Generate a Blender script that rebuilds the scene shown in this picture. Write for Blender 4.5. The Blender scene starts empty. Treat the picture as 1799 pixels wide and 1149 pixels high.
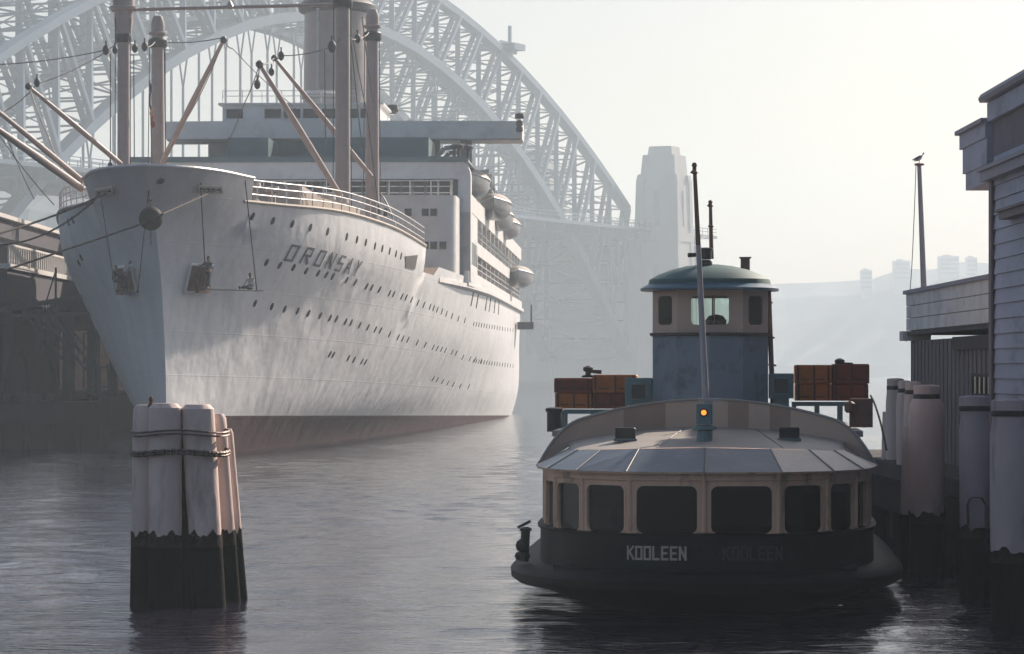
import bpy, bmesh, math, random
from mathutils import Vector, Matrix
from mathutils.bvhtree import BVHTree
R = math.radians
rnd = random.Random(7)
sc = bpy.context.scene
col = sc.collection

# ------------------------------------------------------------------ camera, world, sun, exposure
FPX, HZ, EYE = 6000.0, 648.0, 4.7
cam_d = bpy.data.cameras.new('camera')
cam = bpy.data.objects.new('camera', cam_d); col.objects.link(cam)
cam.location = (0, 0, EYE); cam.rotation_euler = (R(90), 0, 0)
cam_d.sensor_width = 36; cam_d.lens = 36 * FPX / 1799
cam_d.shift_y = (HZ - 574.5) / 1799
cam_d.clip_start = 0.5; cam_d.clip_end = 9000
sc.camera = cam
SUN_AZ, SUN_EL = R(36), R(30)          # azimuth measured from the view direction (+Y) towards +X
w = bpy.data.worlds.new('World'); sc.world = w; w.use_nodes = True
nt = w.node_tree; bg = nt.nodes['Background']
sky = nt.nodes.new('ShaderNodeTexSky'); sky.sky_type = 'NISHITA'; sky.sun_disc = False
sky.sun_elevation = SUN_EL; sky.sun_rotation = SUN_AZ
sky.air_density = 1.0; sky.dust_density = 2.2; sky.ozone_density = 1.2
tint = nt.nodes.new('ShaderNodeMix'); tint.data_type = 'RGBA'; tint.blend_type = 'MULTIPLY'; tint.inputs[0].default_value = 1; tint.inputs[7].default_value = (1.0, .965, .99, 1)
nt.links.new(sky.outputs[0], tint.inputs[6]); nt.links.new(tint.outputs[2], bg.inputs[0]); bg.inputs[1].default_value = 0.065
sun_d = bpy.data.lights.new('sun', 'SUN'); sun = bpy.data.objects.new('sun', sun_d); col.objects.link(sun)
sun_d.energy = 5.0; sun_d.angle = R(0.6); sun_d.color = (1.0, 0.85, 0.72)
sd = Vector((math.sin(SUN_AZ) * math.cos(SUN_EL), math.cos(SUN_AZ) * math.cos(SUN_EL), math.sin(SUN_EL)))
sun.rotation_euler = sd.to_track_quat('Z', 'Y').to_euler(); sun.location = (60, 60, 120)
sc.view_settings.view_transform = 'Standard'; sc.view_settings.look = 'None'
sc.view_settings.exposure = 0.53; sc.view_settings.gamma = 1
sc.cycles.max_bounces = 6; sc.cycles.volume_bounces = 1; sc.cycles.transparent_max_bounces = 8
sc.cycles.use_denoising = True
sc.cycles.caustics_reflective = False; sc.cycles.caustics_refractive = False
sc.cycles.sample_clamp_indirect = 4.0

def at(px, py, D):                      # point at distance D seen at pixel (px, py) of the photograph
    return Vector(((px - 899.5) / FPX * D, D, EYE + (HZ - py) / FPX * D))

# ------------------------------------------------------------------ materials
MATS = {}
def mat(name, c, rough=0.6, metal=0.0, var=0.15, scale=3.0, stretch=(1, 1, 1), bump=0.0, bscale=None, spec=0.5, stain=None, stain_amt=0.0, stain_scale=1.0, coat=0.0):
    m = bpy.data.materials.new(name); m.use_nodes = True
    t = m.node_tree; p = t.nodes['Principled BSDF']
    p.inputs['Roughness'].default_value = rough; p.inputs['Metallic'].default_value = metal
    p.inputs['Specular IOR Level'].default_value = spec
    if coat: p.inputs['Coat Weight'].default_value = coat
    tc = t.nodes.new('ShaderNodeTexCoord'); mp = t.nodes.new('ShaderNodeMapping')
    mp.inputs['Scale'].default_value = stretch; t.links.new(tc.outputs['Object'], mp.inputs[0])
    n = t.nodes.new('ShaderNodeTexNoise'); n.inputs['Scale'].default_value = scale; n.inputs['Detail'].default_value = 6
    t.links.new(mp.outputs[0], n.inputs[0])
    r = t.nodes.new('ShaderNodeValToRGB')
    r.color_ramp.elements[0].position = 0.3; r.color_ramp.elements[1].position = 0.72
    r.color_ramp.elements[0].color = [min(1, x * (1 - var)) for x in c[:3]] + [1]
    r.color_ramp.elements[1].color = [min(1, x * (1 + var)) for x in c[:3]] + [1]
    t.links.new(n.outputs[0], r.inputs[0]); out = r.outputs[0]
    if stain:
        n2 = t.nodes.new('ShaderNodeTexNoise'); n2.inputs['Scale'].default_value = stain_scale; n2.inputs['Detail'].default_value = 8
        n2.inputs['Roughness'].default_value = 0.65; t.links.new(mp.outputs[0], n2.inputs[0])
        r2 = t.nodes.new('ShaderNodeValToRGB'); r2.color_ramp.elements[0].position = 0.52; r2.color_ramp.elements[1].position = 0.68
        mu = t.nodes.new('ShaderNodeMath'); mu.operation = 'MULTIPLY'; mu.inputs[1].default_value = stain_amt
        t.links.new(n2.outputs[0], r2.inputs[0]); t.links.new(r2.outputs[0], mu.inputs[0])
        mx = t.nodes.new('ShaderNodeMix'); mx.data_type = 'RGBA'; mx.inputs[7].default_value = list(stain) + [1]
        t.links.new(mu.outputs[0], mx.inputs[0]); t.links.new(out, mx.inputs[6]); out = mx.outputs[2]
    t.links.new(out, p.inputs['Base Color'])
    if bump:
        nb = t.nodes.new('ShaderNodeTexNoise'); nb.inputs['Scale'].default_value = bscale or scale * 4; nb.inputs['Detail'].default_value = 4
        t.links.new(mp.outputs[0], nb.inputs[0])
        b = t.nodes.new('ShaderNodeBump'); b.inputs['Strength'].default_value = bump; b.inputs['Distance'].default_value = 0.05
        t.links.new(nb.outputs[0], b.inputs['Height']); t.links.new(b.outputs[0], p.inputs['Normal'])
    MATS[name] = m
    return m

mat('steel_bridge', (.04, .11, .19), .7, var=.12, scale=.05)
mat('granite', (.44, .42, .39), .9, var=.15, scale=.08)
mat('hill', (.20, .23, .24), 1, var=.5, scale=.02)
mat('far_wall', (.60, .58, .55), .9, var=.2, scale=.05)
mat('far_window', (.30, .30, .30), .3)
mat('white_paint', (.72, .72, .71), .45, var=.08, scale=.6, stain=(.35, .27, .22), stain_amt=.25, stain_scale=.9)
mat('buff_paint', (.34, .285, .275), .42, var=.1, scale=.8, stain=(.22, .13, .10), stain_amt=.3, stain_scale=1.2)
mat('teal_paint', (.10, .16, .18), .5, var=.15, scale=.6)
mat('deck_wood', (.30, .20, .13), .8, var=.2, scale=2)
mat('dark_glass', (.03, .035, .045), .12, var=.1)
mat('dark_steel', (.03, .028, .032), .5, var=.3, scale=2)
mat('blind_navy', (.012, .012, .045), .8)
mat('tide_weed', (.022, .015, .010), .9, var=.6, scale=7, bump=.6, spec=.2)
mat('port_dark', (.006, .006, .008), .7, spec=.15)
mat('black_paint', (.008, .008, .009), .5, var=.3, scale=3)
mat('rope', (.05, .042, .04), .9)
mat('steel_wire', (.07, .065, .07), .6)
mat('rust', (.13, .055, .035), .9, var=.4, scale=1.5)
mat('canvas', (.50, .44, .38), .8, var=.1)
mat('silver_paint', (.36, .36, .37), .35, metal=.5, var=.12, scale=1.2)
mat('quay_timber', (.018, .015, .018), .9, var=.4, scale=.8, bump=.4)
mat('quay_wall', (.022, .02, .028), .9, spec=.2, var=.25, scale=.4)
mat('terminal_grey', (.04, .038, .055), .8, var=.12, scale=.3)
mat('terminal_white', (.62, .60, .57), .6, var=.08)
mat('brick', (.42, .24, .16), .9, var=.2, scale=1)
mat('cloth_navy', (.03, .035, .05), .9); mat('cloth_white', (.6, .58, .55), .9); mat('cloth_green', (.04, .07, .06), .9)
mat('skin', (.35, .19, .13), .6); mat('hair', (.03, .02, .015), .8)
mat('flag_red', (.6, .07, .04), .8); mat('flag_yellow', (.7, .42, .06), .8); mat('flag_blue', (.03, .04, .12), .8)
# ferry
mat('cabin_cream', (.86, .56, .38), .5, var=.14, scale=1.8, stretch=(1, 1, .3), stain=(.25, .13, .08), stain_amt=.85, stain_scale=2.2)
mat('coaming_cream', (.62, .45, .35), .55, var=.12, scale=.8)
mat('coaming_dark', (.40, .27, .21), .6, var=.12, scale=.8)
mat('ferry_green', (.004, .010, .009), .6, var=.25, scale=1.6, bump=.15, spec=.2)
mat('ferry_black', (.0035, .004, .0055), .6, var=.3, scale=2, spec=.15)
mat('roof_blue', (.10, .13, .16), .32, var=.1, scale=1.5, bump=.12, stain=(.20, .22, .23), stain_amt=.5, stain_scale=1.4)
mat('roof_cream', (.36, .33, .29), .55, var=.08, scale=1.2, stain=(.3, .25, .22), stain_amt=.35, stain_scale=2, bump=.06, bscale=4)
mat('wheelhouse_blue', (.18, .24, .30), .55, var=.10, scale=1.2, stain=(.06, .07, .08), stain_amt=.7, stain_scale=1.9)
mat('wheelhouse_green', (.035, .115, .115), .6, var=.15, scale=1.4)
mat('brim_blue', (.06, .15, .22), .45, var=.12, scale=2)
mat('red_paint', (.25, .042, .018), .6, var=.3, scale=2.5, stain=(.08, .01, .005), stain_amt=.5, stain_scale=3)
mat('orange_paint', (.52, .14, .015), .6, var=.25, scale=2.5, stain=(.14, .03, .01), stain_amt=.5, stain_scale=3)
mat('mast_paint', (.42, .39, .40), .5, var=.08)
mat('mast_brown', (.20, .10, .075), .6, var=.15)
mat('interior_dark', (.012, .010, .012), .8)
mat('seat_cream', (.34, .27, .22), .6)
mat('lamp_teal', (.11, .21, .23), .5, var=.15, scale=4)
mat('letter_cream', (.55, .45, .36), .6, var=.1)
mat('letter_shaded', (.045, .04, .055), .6, var=.1)  # cream lettering darkened in colour for the shaded side of the bow
mat('letter_grey', (.10, .10, .12), .6)
# wharf
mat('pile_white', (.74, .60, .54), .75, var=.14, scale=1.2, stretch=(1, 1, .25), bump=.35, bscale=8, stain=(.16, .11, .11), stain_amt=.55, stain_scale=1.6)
mat('pile_white_shaded', (.58, .475, .48), .75, var=.14, scale=1.2, stretch=(1, 1, .25), bump=.35, bscale=8, stain=(.10, .07, .08), stain_amt=.6, stain_scale=1.6)  # white pile paint darkened, the wharf's shade put into its colour
mat('pile_tar', (.002, .002, .002), .9, var=.4, scale=3, bump=.5, bscale=6, spec=.1)
mat('pile_wood', (.10, .05, .04), .7, var=.3, scale=2, stretch=(1, 1, .2), bump=.4)
mat('chain', (.16, .12, .10), .5, metal=.6, var=.3, scale=8)
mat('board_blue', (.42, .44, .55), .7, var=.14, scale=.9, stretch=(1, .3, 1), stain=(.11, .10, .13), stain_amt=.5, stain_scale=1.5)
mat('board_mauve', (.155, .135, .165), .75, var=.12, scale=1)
mat('board_pale', (.78, .76, .73), .7, var=.12, scale=.8, stain=(.2, .18, .18), stain_amt=.4, stain_scale=1.4)
mat('cornice', (.27, .27, .33), .6, var=.1)
mat('post_brown', (.19, .15, .155), .7, var=.12, scale=2, stretch=(1, 1, .2))
mat('shed_wall', (.16, .135, .14), .8, var=.15, scale=1, stretch=(1, 1, .2))
mat('shed_dark', (.045, .035, .04), .8, var=.3)
mat('gull_white', (.6, .6, .6), .7); mat('gull_grey', (.13, .12, .14), .7)

def glass_mat(name, tint):
    m = bpy.data.materials.new(name); m.use_nodes = True; t = m.node_tree; t.nodes.clear()
    o = t.nodes.new('ShaderNodeOutputMaterial'); mx = t.nodes.new('ShaderNodeMixShader')
    tr = t.nodes.new('ShaderNodeBsdfTransparent'); tr.inputs[0].default_value = list(tint) + [1]
    g = t.nodes.new('ShaderNodeBsdfGlossy'); g.inputs['Roughness'].default_value = .04
    fr = t.nodes.new('ShaderNodeFresnel'); fr.inputs[0].default_value = 1.28
    t.links.new(fr.outputs[0], mx.inputs[0]); t.links.new(tr.outputs[0], mx.inputs[1]); t.links.new(g.outputs[0], mx.inputs[2])
    t.links.new(mx.outputs[0], o.inputs[0]); MATS[name] = m
glass_mat('glass_clear', (.85, .9, .88)); glass_mat('glass_dark', (.35, .35, .42))
def emit_mat(name, c, s):
    m = bpy.data.materials.new(name); m.use_nodes = True; p = m.node_tree.nodes['Principled BSDF']
    p.inputs['Base Color'].default_value = list(c) + [1]; p.inputs['Emission Color'].default_value = list(c) + [1]
    p.inputs['Emission Strength'].default_value = s; MATS[name] = m
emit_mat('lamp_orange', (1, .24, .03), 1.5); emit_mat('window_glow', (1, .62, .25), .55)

def hull_material():                     # white topsides over a brown boot top that lifts towards the bow
    m = mat('liner_hull', (.79, .80, .80), .4, var=.07, scale=.16, stretch=(1, .35, 1), stain=(.46, .43, .42), stain_amt=.3, stain_scale=.12)
    t = m.node_tree; p = t.nodes['Principled BSDF']
    src = p.inputs['Base Color'].links[0].from_socket
    g = t.nodes.new('ShaderNodeNewGeometry'); sx = t.nodes.new('ShaderNodeSeparateXYZ'); t.links.new(g.outputs['Position'], sx.inputs[0])
    # vertical streaks
    mp = t.nodes.new('ShaderNodeMapping'); mp.inputs['Scale'].default_value = (1, .55, .035); t.links.new(g.outputs['Position'], mp.inputs[0])
    n = t.nodes.new('ShaderNodeTexNoise'); n.inputs['Scale'].default_value = 1.3; n.inputs['Detail'].default_value = 7; t.links.new(mp.outputs[0], n.inputs[0])
    rs = t.nodes.new('ShaderNodeValToRGB'); rs.color_ramp.elements[0].position = .40; rs.color_ramp.elements[1].position = .75
    rs.color_ramp.elements[0].color = (1, 1, 1, 1); rs.color_ramp.elements[1].color = (.88, .87, .89, 1); t.links.new(n.outputs[0], rs.inputs[0])
    m1 = t.nodes.new('ShaderNodeMix'); m1.data_type = 'RGBA'; m1.blend_type = 'MULTIPLY'; m1.inputs[0].default_value = 1
    t.links.new(src, m1.inputs[6]); t.links.new(rs.outputs[0], m1.inputs[7])
    a = t.nodes.new('ShaderNodeMath'); a.operation = 'MULTIPLY_ADD'; a.inputs[1].default_value = .0135; a.inputs[2].default_value = -2.05 - .0135 * 193
    t.links.new(sx.outputs['Y'], a.inputs[0])
    b = t.nodes.new('ShaderNodeMath'); b.operation = 'ADD'; t.links.new(a.outputs[0], b.inputs[0]); t.links.new(sx.outputs['Z'], b.inputs[1])
    c = t.nodes.new('ShaderNodeMath'); c.operation = 'LESS_THAN'; c.inputs[1].default_value = 0; t.links.new(b.outputs[0], c.inputs[0])
    bt = t.nodes.new('ShaderNodeValToRGB'); bt.color_ramp.elements[0].color = (.012, .003, .005, 1); bt.color_ramp.elements[1].color = (.11, .028, .036, 1)
    t.links.new(n.outputs[0], bt.inputs[0])
    m2 = t.nodes.new('ShaderNodeMix'); m2.data_type = 'RGBA'; t.links.new(c.outputs[0], m2.inputs[0])
    t.links.new(m1.outputs[2], m2.inputs[6]); t.links.new(bt.outputs[0], m2.inputs[7]); t.links.new(m2.outputs[2], p.inputs['Base Color'])
    for sock, a0, a1 in (('Roughness', .4, .9), ('Specular IOR Level', .5, .12)):
        mr = t.nodes.new('ShaderNodeMapRange'); mr.inputs[3].default_value = a0; mr.inputs[4].default_value = a1; t.links.new(c.outputs[0], mr.inputs[0]); t.links.new(mr.outputs[0], p.inputs[sock])
    # plate seams and dents
    wv = t.nodes.new('ShaderNodeTexBrick'); wv.inputs['Scale'].default_value = 1; wv.inputs['Mortar Size'].default_value = .035
    wv.inputs['Brick Width'].default_value = 9; wv.inputs['Row Height'].default_value = 2.3
    cb = t.nodes.new('ShaderNodeCombineXYZ'); zz = t.nodes.new('ShaderNodeMath'); zz.operation = 'MULTIPLY_ADD'; zz.inputs[1].default_value = .014
    t.links.new(sx.outputs['Y'], zz.inputs[0]); t.links.new(sx.outputs['Z'], zz.inputs[2])
    t.links.new(sx.outputs['Y'], cb.inputs[0]); t.links.new(zz.outputs[0], cb.inputs[1]); t.links.new(cb.outputs[0], wv.inputs[0])
    nd = t.nodes.new('ShaderNodeTexNoise'); nd.inputs['Scale'].default_value = .35; nd.inputs['Detail'].default_value = 3; t.links.new(g.outputs['Position'], nd.inputs[0])
    b1 = t.nodes.new('ShaderNodeBump'); b1.inputs['Strength'].default_value = .5; b1.inputs['Distance'].default_value = .03; t.links.new(wv.outputs['Fac'], b1.inputs['Height'])
    b2 = t.nodes.new('ShaderNodeBump'); b2.inputs['Strength'].default_value = .6; b2.inputs['Distance'].default_value = .3; t.links.new(nd.outputs[0], b2.inputs['Height'])
    t.links.new(b1.outputs[0], b2.inputs['Normal']); t.links.new(b2.outputs[0], p.inputs['Normal'])
hull_material()

def water_material():
    m = bpy.data.materials.new('harbour_water'); m.use_nodes = True; t = m.node_tree; p = t.nodes['Principled BSDF']
    p.inputs['Base Color'].default_value = (.02, .018, .03, 1); p.inputs['Roughness'].default_value = .06
    p.inputs['IOR'].default_value = 1.33; p.inputs['Specular IOR Level'].default_value = .5
    g = t.nodes.new('ShaderNodeNewGeometry')
    prev = None
    for sx_, sy_, s_, det, dist, st in ((.45, 1.0, .55, 3, .05, .8), (.6, 1.5, 2.6, 4, .06, .9), (1, 1.4, .09, 2, .3, .4)):
        mp = t.nodes.new('ShaderNodeMapping'); mp.inputs['Scale'].default_value = (sx_, sy_, 1); mp.inputs['Rotation'].default_value = (0, 0, .25 * s_)
        t.links.new(g.outputs['Position'], mp.inputs[0])
        n = t.nodes.new('ShaderNodeTexNoise'); n.inputs['Scale'].default_value = s_; n.inputs['Detail'].default_value = det
        t.links.new(mp.outputs[0], n.inputs[0])
        b = t.nodes.new('ShaderNodeBump'); b.inputs['Strength'].default_value = st; b.inputs['Distance'].default_value = dist
        t.links.new(n.outputs[0], b.inputs['Height'])
        if prev: t.links.new(prev.outputs[0], b.inputs['Normal'])
        prev = b
    t.links.new(prev.outputs[0], p.inputs['Normal']); MATS['harbour_water'] = m
water_material()

# ------------------------------------------------------------------ mesh helpers
ORG = {}
class MB:
    def __init__(s, xf=None): s.v = []; s.f = []; s.xf = xf
    def add(s, vs, fs):
        n = len(s.v); s.v += [Vector(v) for v in vs]; s.f += [tuple(i + n for i in f) for f in fs]; return s
    def box(s, x0, x1, y0, y1, z0, z1):
        return s.add([(x0, y0, z0), (x1, y0, z0), (x1, y1, z0), (x0, y1, z0), (x0, y0, z1), (x1, y0, z1), (x1, y1, z1), (x0, y1, z1)],
                     [(0, 3, 2, 1), (4, 5, 6, 7), (0, 1, 5, 4), (1, 2, 6, 5), (2, 3, 7, 6), (3, 0, 4, 7)])
    def bevbox(s, x0, x1, y0, y1, z0, z1, b=.02):   # box with chamfered vertical and top edges
        def ring(i, z): return [(x0 + i + b, y0 + i, z), (x1 - i - b, y0 + i, z), (x1 - i, y0 + i + b, z), (x1 - i, y1 - i - b, z), (x1 - i - b, y1 - i, z), (x0 + i + b, y1 - i, z), (x0 + i, y1 - i - b, z), (x0 + i, y0 + i + b, z)]
        return s.loft([ring(0, z0), ring(0, z1 - b), ring(b * .7, z1)], True, True)
    def loft(s, rings, closed=True, caps=True):
        n = len(rings[0]); b = len(s.v); s.v += [Vector(p) for r in rings for p in r]
        for i in range(len(rings) - 1):
            for j in range(n if closed else n - 1):
                k = (j + 1) % n
                s.f.append((b + i * n + j, b + i * n + k, b + (i + 1) * n + k, b + (i + 1) * n + j))
        if caps and closed:
            s.f.append(tuple(b + j for j in reversed(range(n)))); e = b + (len(rings) - 1) * n; s.f.append(tuple(e + j for j in range(n)))
        return s
    def frame(s, p, q):
        d = (Vector(q) - Vector(p)); d.normalize(); up = Vector((0, 0, 1)) if abs(d.z) < .95 else Vector((0, 1, 0))
        a = d.cross(up).normalized(); return d, a, a.cross(d).normalized()
    def tube(s, p, q, r0, r1=None, n=8):
        r1 = r0 if r1 is None else r1; d, a, b = s.frame(p, q)
        return s.loft([[Vector(c) + (a * math.cos(2 * math.pi * i / n) + b * math.sin(2 * math.pi * i / n)) * r for i in range(n)] for c, r in ((p, r0), (q, r1))])
    def path(s, pts, r, n=6):
        for i in range(len(pts) - 1): s.tube(pts[i], pts[i + 1], r, r, n)
        return s
    def bar(s, p, q, wa, wb):            # rectangular member: wa along horizontal normal, wb along the other
        d, a, b = s.frame(p, q); a = a * wa / 2; b = b * wb / 2; p = Vector(p); q = Vector(q)
        return s.loft([[c - a - b, c + a - b, c + a + b, c - a + b] for c in (p, q)])
    def lathe(s, c, prof, n=16, axis=None, sx=1, sy=1):   # prof: (r, h)
        c = Vector(c); ax = Vector(axis or (0, 0, 1)).normalized(); d, a, b = s.frame((0, 0, 0), ax)
        return s.loft([[c + ax * h + (a * math.cos(2 * math.pi * i / n) * sx + b * math.sin(2 * math.pi * i / n) * sy) * max(r, .0005) for i in range(n)] for r, h in prof])
    def ball(s, c, r, n=12, sc_=(1, 1, 1)):
        c = Vector(c); rings = []
        for i in range(1, n // 2 + 1):
            th = math.pi * (i - .5) / (n // 2 + .0)
            rings.append([c + Vector((math.cos(2 * math.pi * j / n) * math.sin(th) * sc_[0], math.sin(2 * math.pi * j / n) * math.sin(th) * sc_[1], -math.cos(th) * sc_[2])) * r for j in range(n)])
        return s.loft(rings)
    def build(s, name, m, parent=None, base=None, smooth=False, label=None, cat=None, group=None, kind=None):
        me = bpy.data.meshes.new(name)
        vs = [Vector(s.xf(*v)) for v in s.v] if s.xf else s.v
        o0 = ORG[parent.name] if parent else Vector(base) if base is not None else Vector((sum(v.x for v in vs) / len(vs), sum(v.y for v in vs) / len(vs), min(v.z for v in vs)))
        me.from_pydata([tuple(v - o0) for v in vs], [], s.f); me.update()
        bm = bmesh.new(); bm.from_mesh(me); bmesh.ops.recalc_face_normals(bm, faces=bm.faces); bm.to_mesh(me); bm.free()
        for mm in (m if isinstance(m, (list, tuple)) else [m]): me.materials.append(MATS[mm])
        if smooth:
            me.polygons.foreach_set('use_smooth', [True] * len(me.polygons))
            if hasattr(me, 'set_sharp_from_angle'): me.set_sharp_from_angle(angle=R(38))
        o = bpy.data.objects.new(name, me); col.objects.link(o)
        ORG[o.name] = o0.copy()
        if parent: o.parent = parent
        else: o.location = o0
        tag(o, label, cat, group, kind); return o
def tag(o, label=None, cat=None, group=None, kind=None):
    if label: o['label'] = label
    if cat: o['category'] = cat
    if group: o['group'] = group
    if kind: o['kind'] = kind
    return o
def thing(name, loc, label, cat, group=None):
    o = bpy.data.objects.new(name, None); col.objects.link(o); o.location = loc; o.empty_display_size = .5
    ORG[o.name] = Vector(loc); return tag(o, label, cat, group)
def copy_thing(o, delta, label):
    c = o.copy(); col.objects.link(c); c.location = o.location + Vector(delta); c['label'] = label; ORG[c.name] = ORG[o.name] + Vector(delta)
    def rec(src, dst):
        for ch in list(src.children):
            d = ch.copy(); col.objects.link(d); d.parent = dst; ORG[d.name] = ORG[ch.name] + Vector(delta); rec(ch, d)
    rec(o, c); return c
def interp(tab, x):
    if x <= tab[0][0]: return tab[0][1]
    for (a, fa), (b, fb) in zip(tab, tab[1:]):
        if x <= b:
            return fa + (fb - fa) * (x - a) / (b - a)
    return tab[-1][1]
def smooth_interp(tab, x):               # monotone-ish cubic
    if x <= tab[0][0]: return tab[0][1]
    if x >= tab[-1][0]: return tab[-1][1]
    for i, ((a, fa), (b, fb)) in enumerate(zip(tab, tab[1:])):
        if x <= b:
            h = b - a; u = (x - a) / h; d = (fb - fa) / h
            dl = (fa - tab[i - 1][1]) / (a - tab[i - 1][0]) if i > 0 else d
            dr = (tab[i + 2][1] - fb) / (tab[i + 2][0] - b) if i + 2 < len(tab) else d
            m0 = 0 if dl * d <= 0 else 2 * dl * d / (dl + d); m1 = 0 if dr * d <= 0 else 2 * dr * d / (dr + d)
            return fa * (2 * u**3 - 3 * u * u + 1) + m0 * h * (u**3 - 2 * u * u + u) + fb * (-2 * u**3 + 3 * u * u) + m1 * h * (u**3 - u * u)
def sag(p, q, drop, n=14):
    p = Vector(p); q = Vector(q)
    return [p.lerp(q, i / n) - Vector((0, 0, drop * 4 * (i / n) * (1 - i / n))) for i in range(n + 1)]
def text_mesh(ch):                       # flat letter outlines as (verts, faces), height 1
    cu = bpy.data.curves.new('t', 'FONT'); cu.body = ch; cu.align_x = 'CENTER'; cu.size = 1.0
    o = bpy.data.objects.new('t', cu); col.objects.link(o)
    dg = bpy.context.evaluated_depsgraph_get(); me = o.evaluated_get(dg).to_mesh()
    vs = [v.co.copy() for v in me.vertices]; fs = [tuple(p.vertices) for p in me.polygons]
    bpy.data.objects.remove(o); bpy.data.curves.remove(cu)
    return vs, fs
def thing_child(name, parent):
    o = bpy.data.objects.new(name, None); col.objects.link(o); o.parent = parent; ORG[o.name] = ORG[parent.name].copy(); o.empty_display_size = .3; return o
def block_letter(ch):                    # stroke letters, unit cell 0..1 x 0..1 ; list of strokes
    S = {'K': [((0, 0), (0, 1)), ((0, .45), (.9, 1)), ((.3, .6), (.95, 0))],
         'O': [((.0, 0), (.0, 1)), ((.9, 0), (.9, 1)), ((0, 0), (.9, 0)), ((0, 1), (.9, 1))],
         'L': [((0, 0), (0, 1)), ((0, 0), (.85, 0))],
         'E': [((0, 0), (0, 1)), ((0, 0), (.85, 0)), ((0, 1), (.85, 1)), ((0, .5), (.7, .5))],
         'N': [((0, 0), (0, 1)), ((.9, 0), (.9, 1)), ((0, 1), (.9, 0))],
         'R': [((0, 0), (0, 1)), ((0, 1), (.85, 1)), ((.85, 1), (.85, .5)), ((.85, .5), (0, .5)), ((.35, .5), (.9, 0))],
         'S': [((.85, 1), (0, 1)), ((0, 1), (0, .5)), ((0, .5), (.85, .5)), ((.85, .5), (.85, 0)), ((.85, 0), (0, 0))],
         'A': [((0, 0), (.45, 1)), ((.45, 1), (.9, 0)), ((.2, .35), (.7, .35))],
         'Y': [((0, 1), (.45, .5)), ((.9, 1), (.45, .5)), ((.45, .5), (.45, 0))]}
    return S[ch]
def letters(word, fn, cell, gap, lh, th, depth, mname, parent, name='name_lettering', inset=.012):
    """stroke lettering wrapped on a surface: fn(u, v, out) -> point, u along the word in metres, v up"""
    hold = thing_child(name, parent); u0 = -(len(word) * cell + (len(word) - 1) * gap) / 2
    for k, ch in enumerate(word):
        m = MB()
        for q_, ((a, b), (c, d)) in enumerate(block_letter(ch)):
            dq = .0015 * q_
            x0, y0, x1, y1 = a * cell, b * lh, c * cell, d * lh
            L = math.hypot(x1 - x0, y1 - y0); ex, ey = (x1 - x0) / L, (y1 - y0) / L; nx, ny = -ey * th / 2, ex * th / 2
            x0 -= ex * th / 2; y0 -= ey * th / 2; x1 += ex * th / 2; y1 += ey * th / 2
            q = [(x0 + nx, y0 + ny), (x0 - nx, y0 - ny), (x1 - nx, y1 - ny), (x1 + nx, y1 + ny)]
            m.loft([[fn(u0 + x, y, inset) for x, y in q], [fn(u0 + x, y, inset + depth + dq) for x, y in q]])
        u0 += cell + gap; m.build('letter', mname, hold)
    return hold

# ================================================================== SETTING: water, hills
import numpy as np
xs = np.concatenate([np.linspace(-1500, -60, 13)[:-1], np.linspace(-60, -34, 8)[:-1], np.arange(-34, 16, .3), np.linspace(16, 60, 10), np.linspace(60, 1500, 13)[1:]])
ys = np.concatenate([np.linspace(-300, 30, 8)[:-1], np.linspace(30, 50, 20)[:-1], np.arange(50, 130, .2), np.arange(130, 240, .4), np.linspace(240, 300, 30), np.linspace(300, 3200, 40)[1:]])
GX, GY = np.meshgrid(xs, ys); rs_ = np.random.default_rng(11); Z = np.zeros_like(GX)
for k in range(70):                       # short wind chop, many crossing wavelets
    lam = .8 * (4.5 / .8) ** rs_.random(); th_ = rs_.normal() * .7 + 1.45; kk = 2 * math.pi / lam
    Z += .0017 * lam ** .9 * np.sin(kk * (GX * math.cos(th_) + GY * math.sin(th_)) + rs_.random() * 6.28 + .8 * np.sin(GX * .21 + k) + .8 * np.sin(GY * .13 + 2 * k))
Z *= .75 + .5 * np.sin(GX * .17 + GY * .05) * np.sin(GY * .09 - GX * .04)
fade = np.clip((GX + 60) / 20, 0, 1) * np.clip((60 - GX) / 30, 0, 1) * np.clip((GY - 34) / 12, 0, 1) * np.clip((300 - GY) / 120, 0, 1)
Z *= fade
wm = bpy.data.meshes.new('water'); nx_, ny_ = len(xs), len(ys)
wm.vertices.add(nx_ * ny_); wm.vertices.foreach_set('co', np.stack([GX, GY, Z], -1).astype(np.float32).ravel())
ii = (np.arange(ny_ - 1)[:, None] * nx_ + np.arange(nx_ - 1)[None]).ravel()
lp = np.stack([ii, ii + 1, ii + nx_ + 1, ii + nx_], -1).astype(np.int32)
wm.loops.add(lp.size); wm.loops.foreach_set('vertex_index', lp.ravel()); wm.polygons.add(len(ii)); wm.polygons.foreach_set('loop_start', np.arange(0, lp.size, 4, dtype=np.int32))
wm.polygons.foreach_set('use_smooth', np.ones(len(ii), dtype=bool)); wm.update(calc_edges=True); wm.validate(); wm.materials.append(MATS['harbour_water'])
wo = bpy.data.objects.new('water', wm); col.objects.link(wo); wo['kind'] = 'structure'

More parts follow.
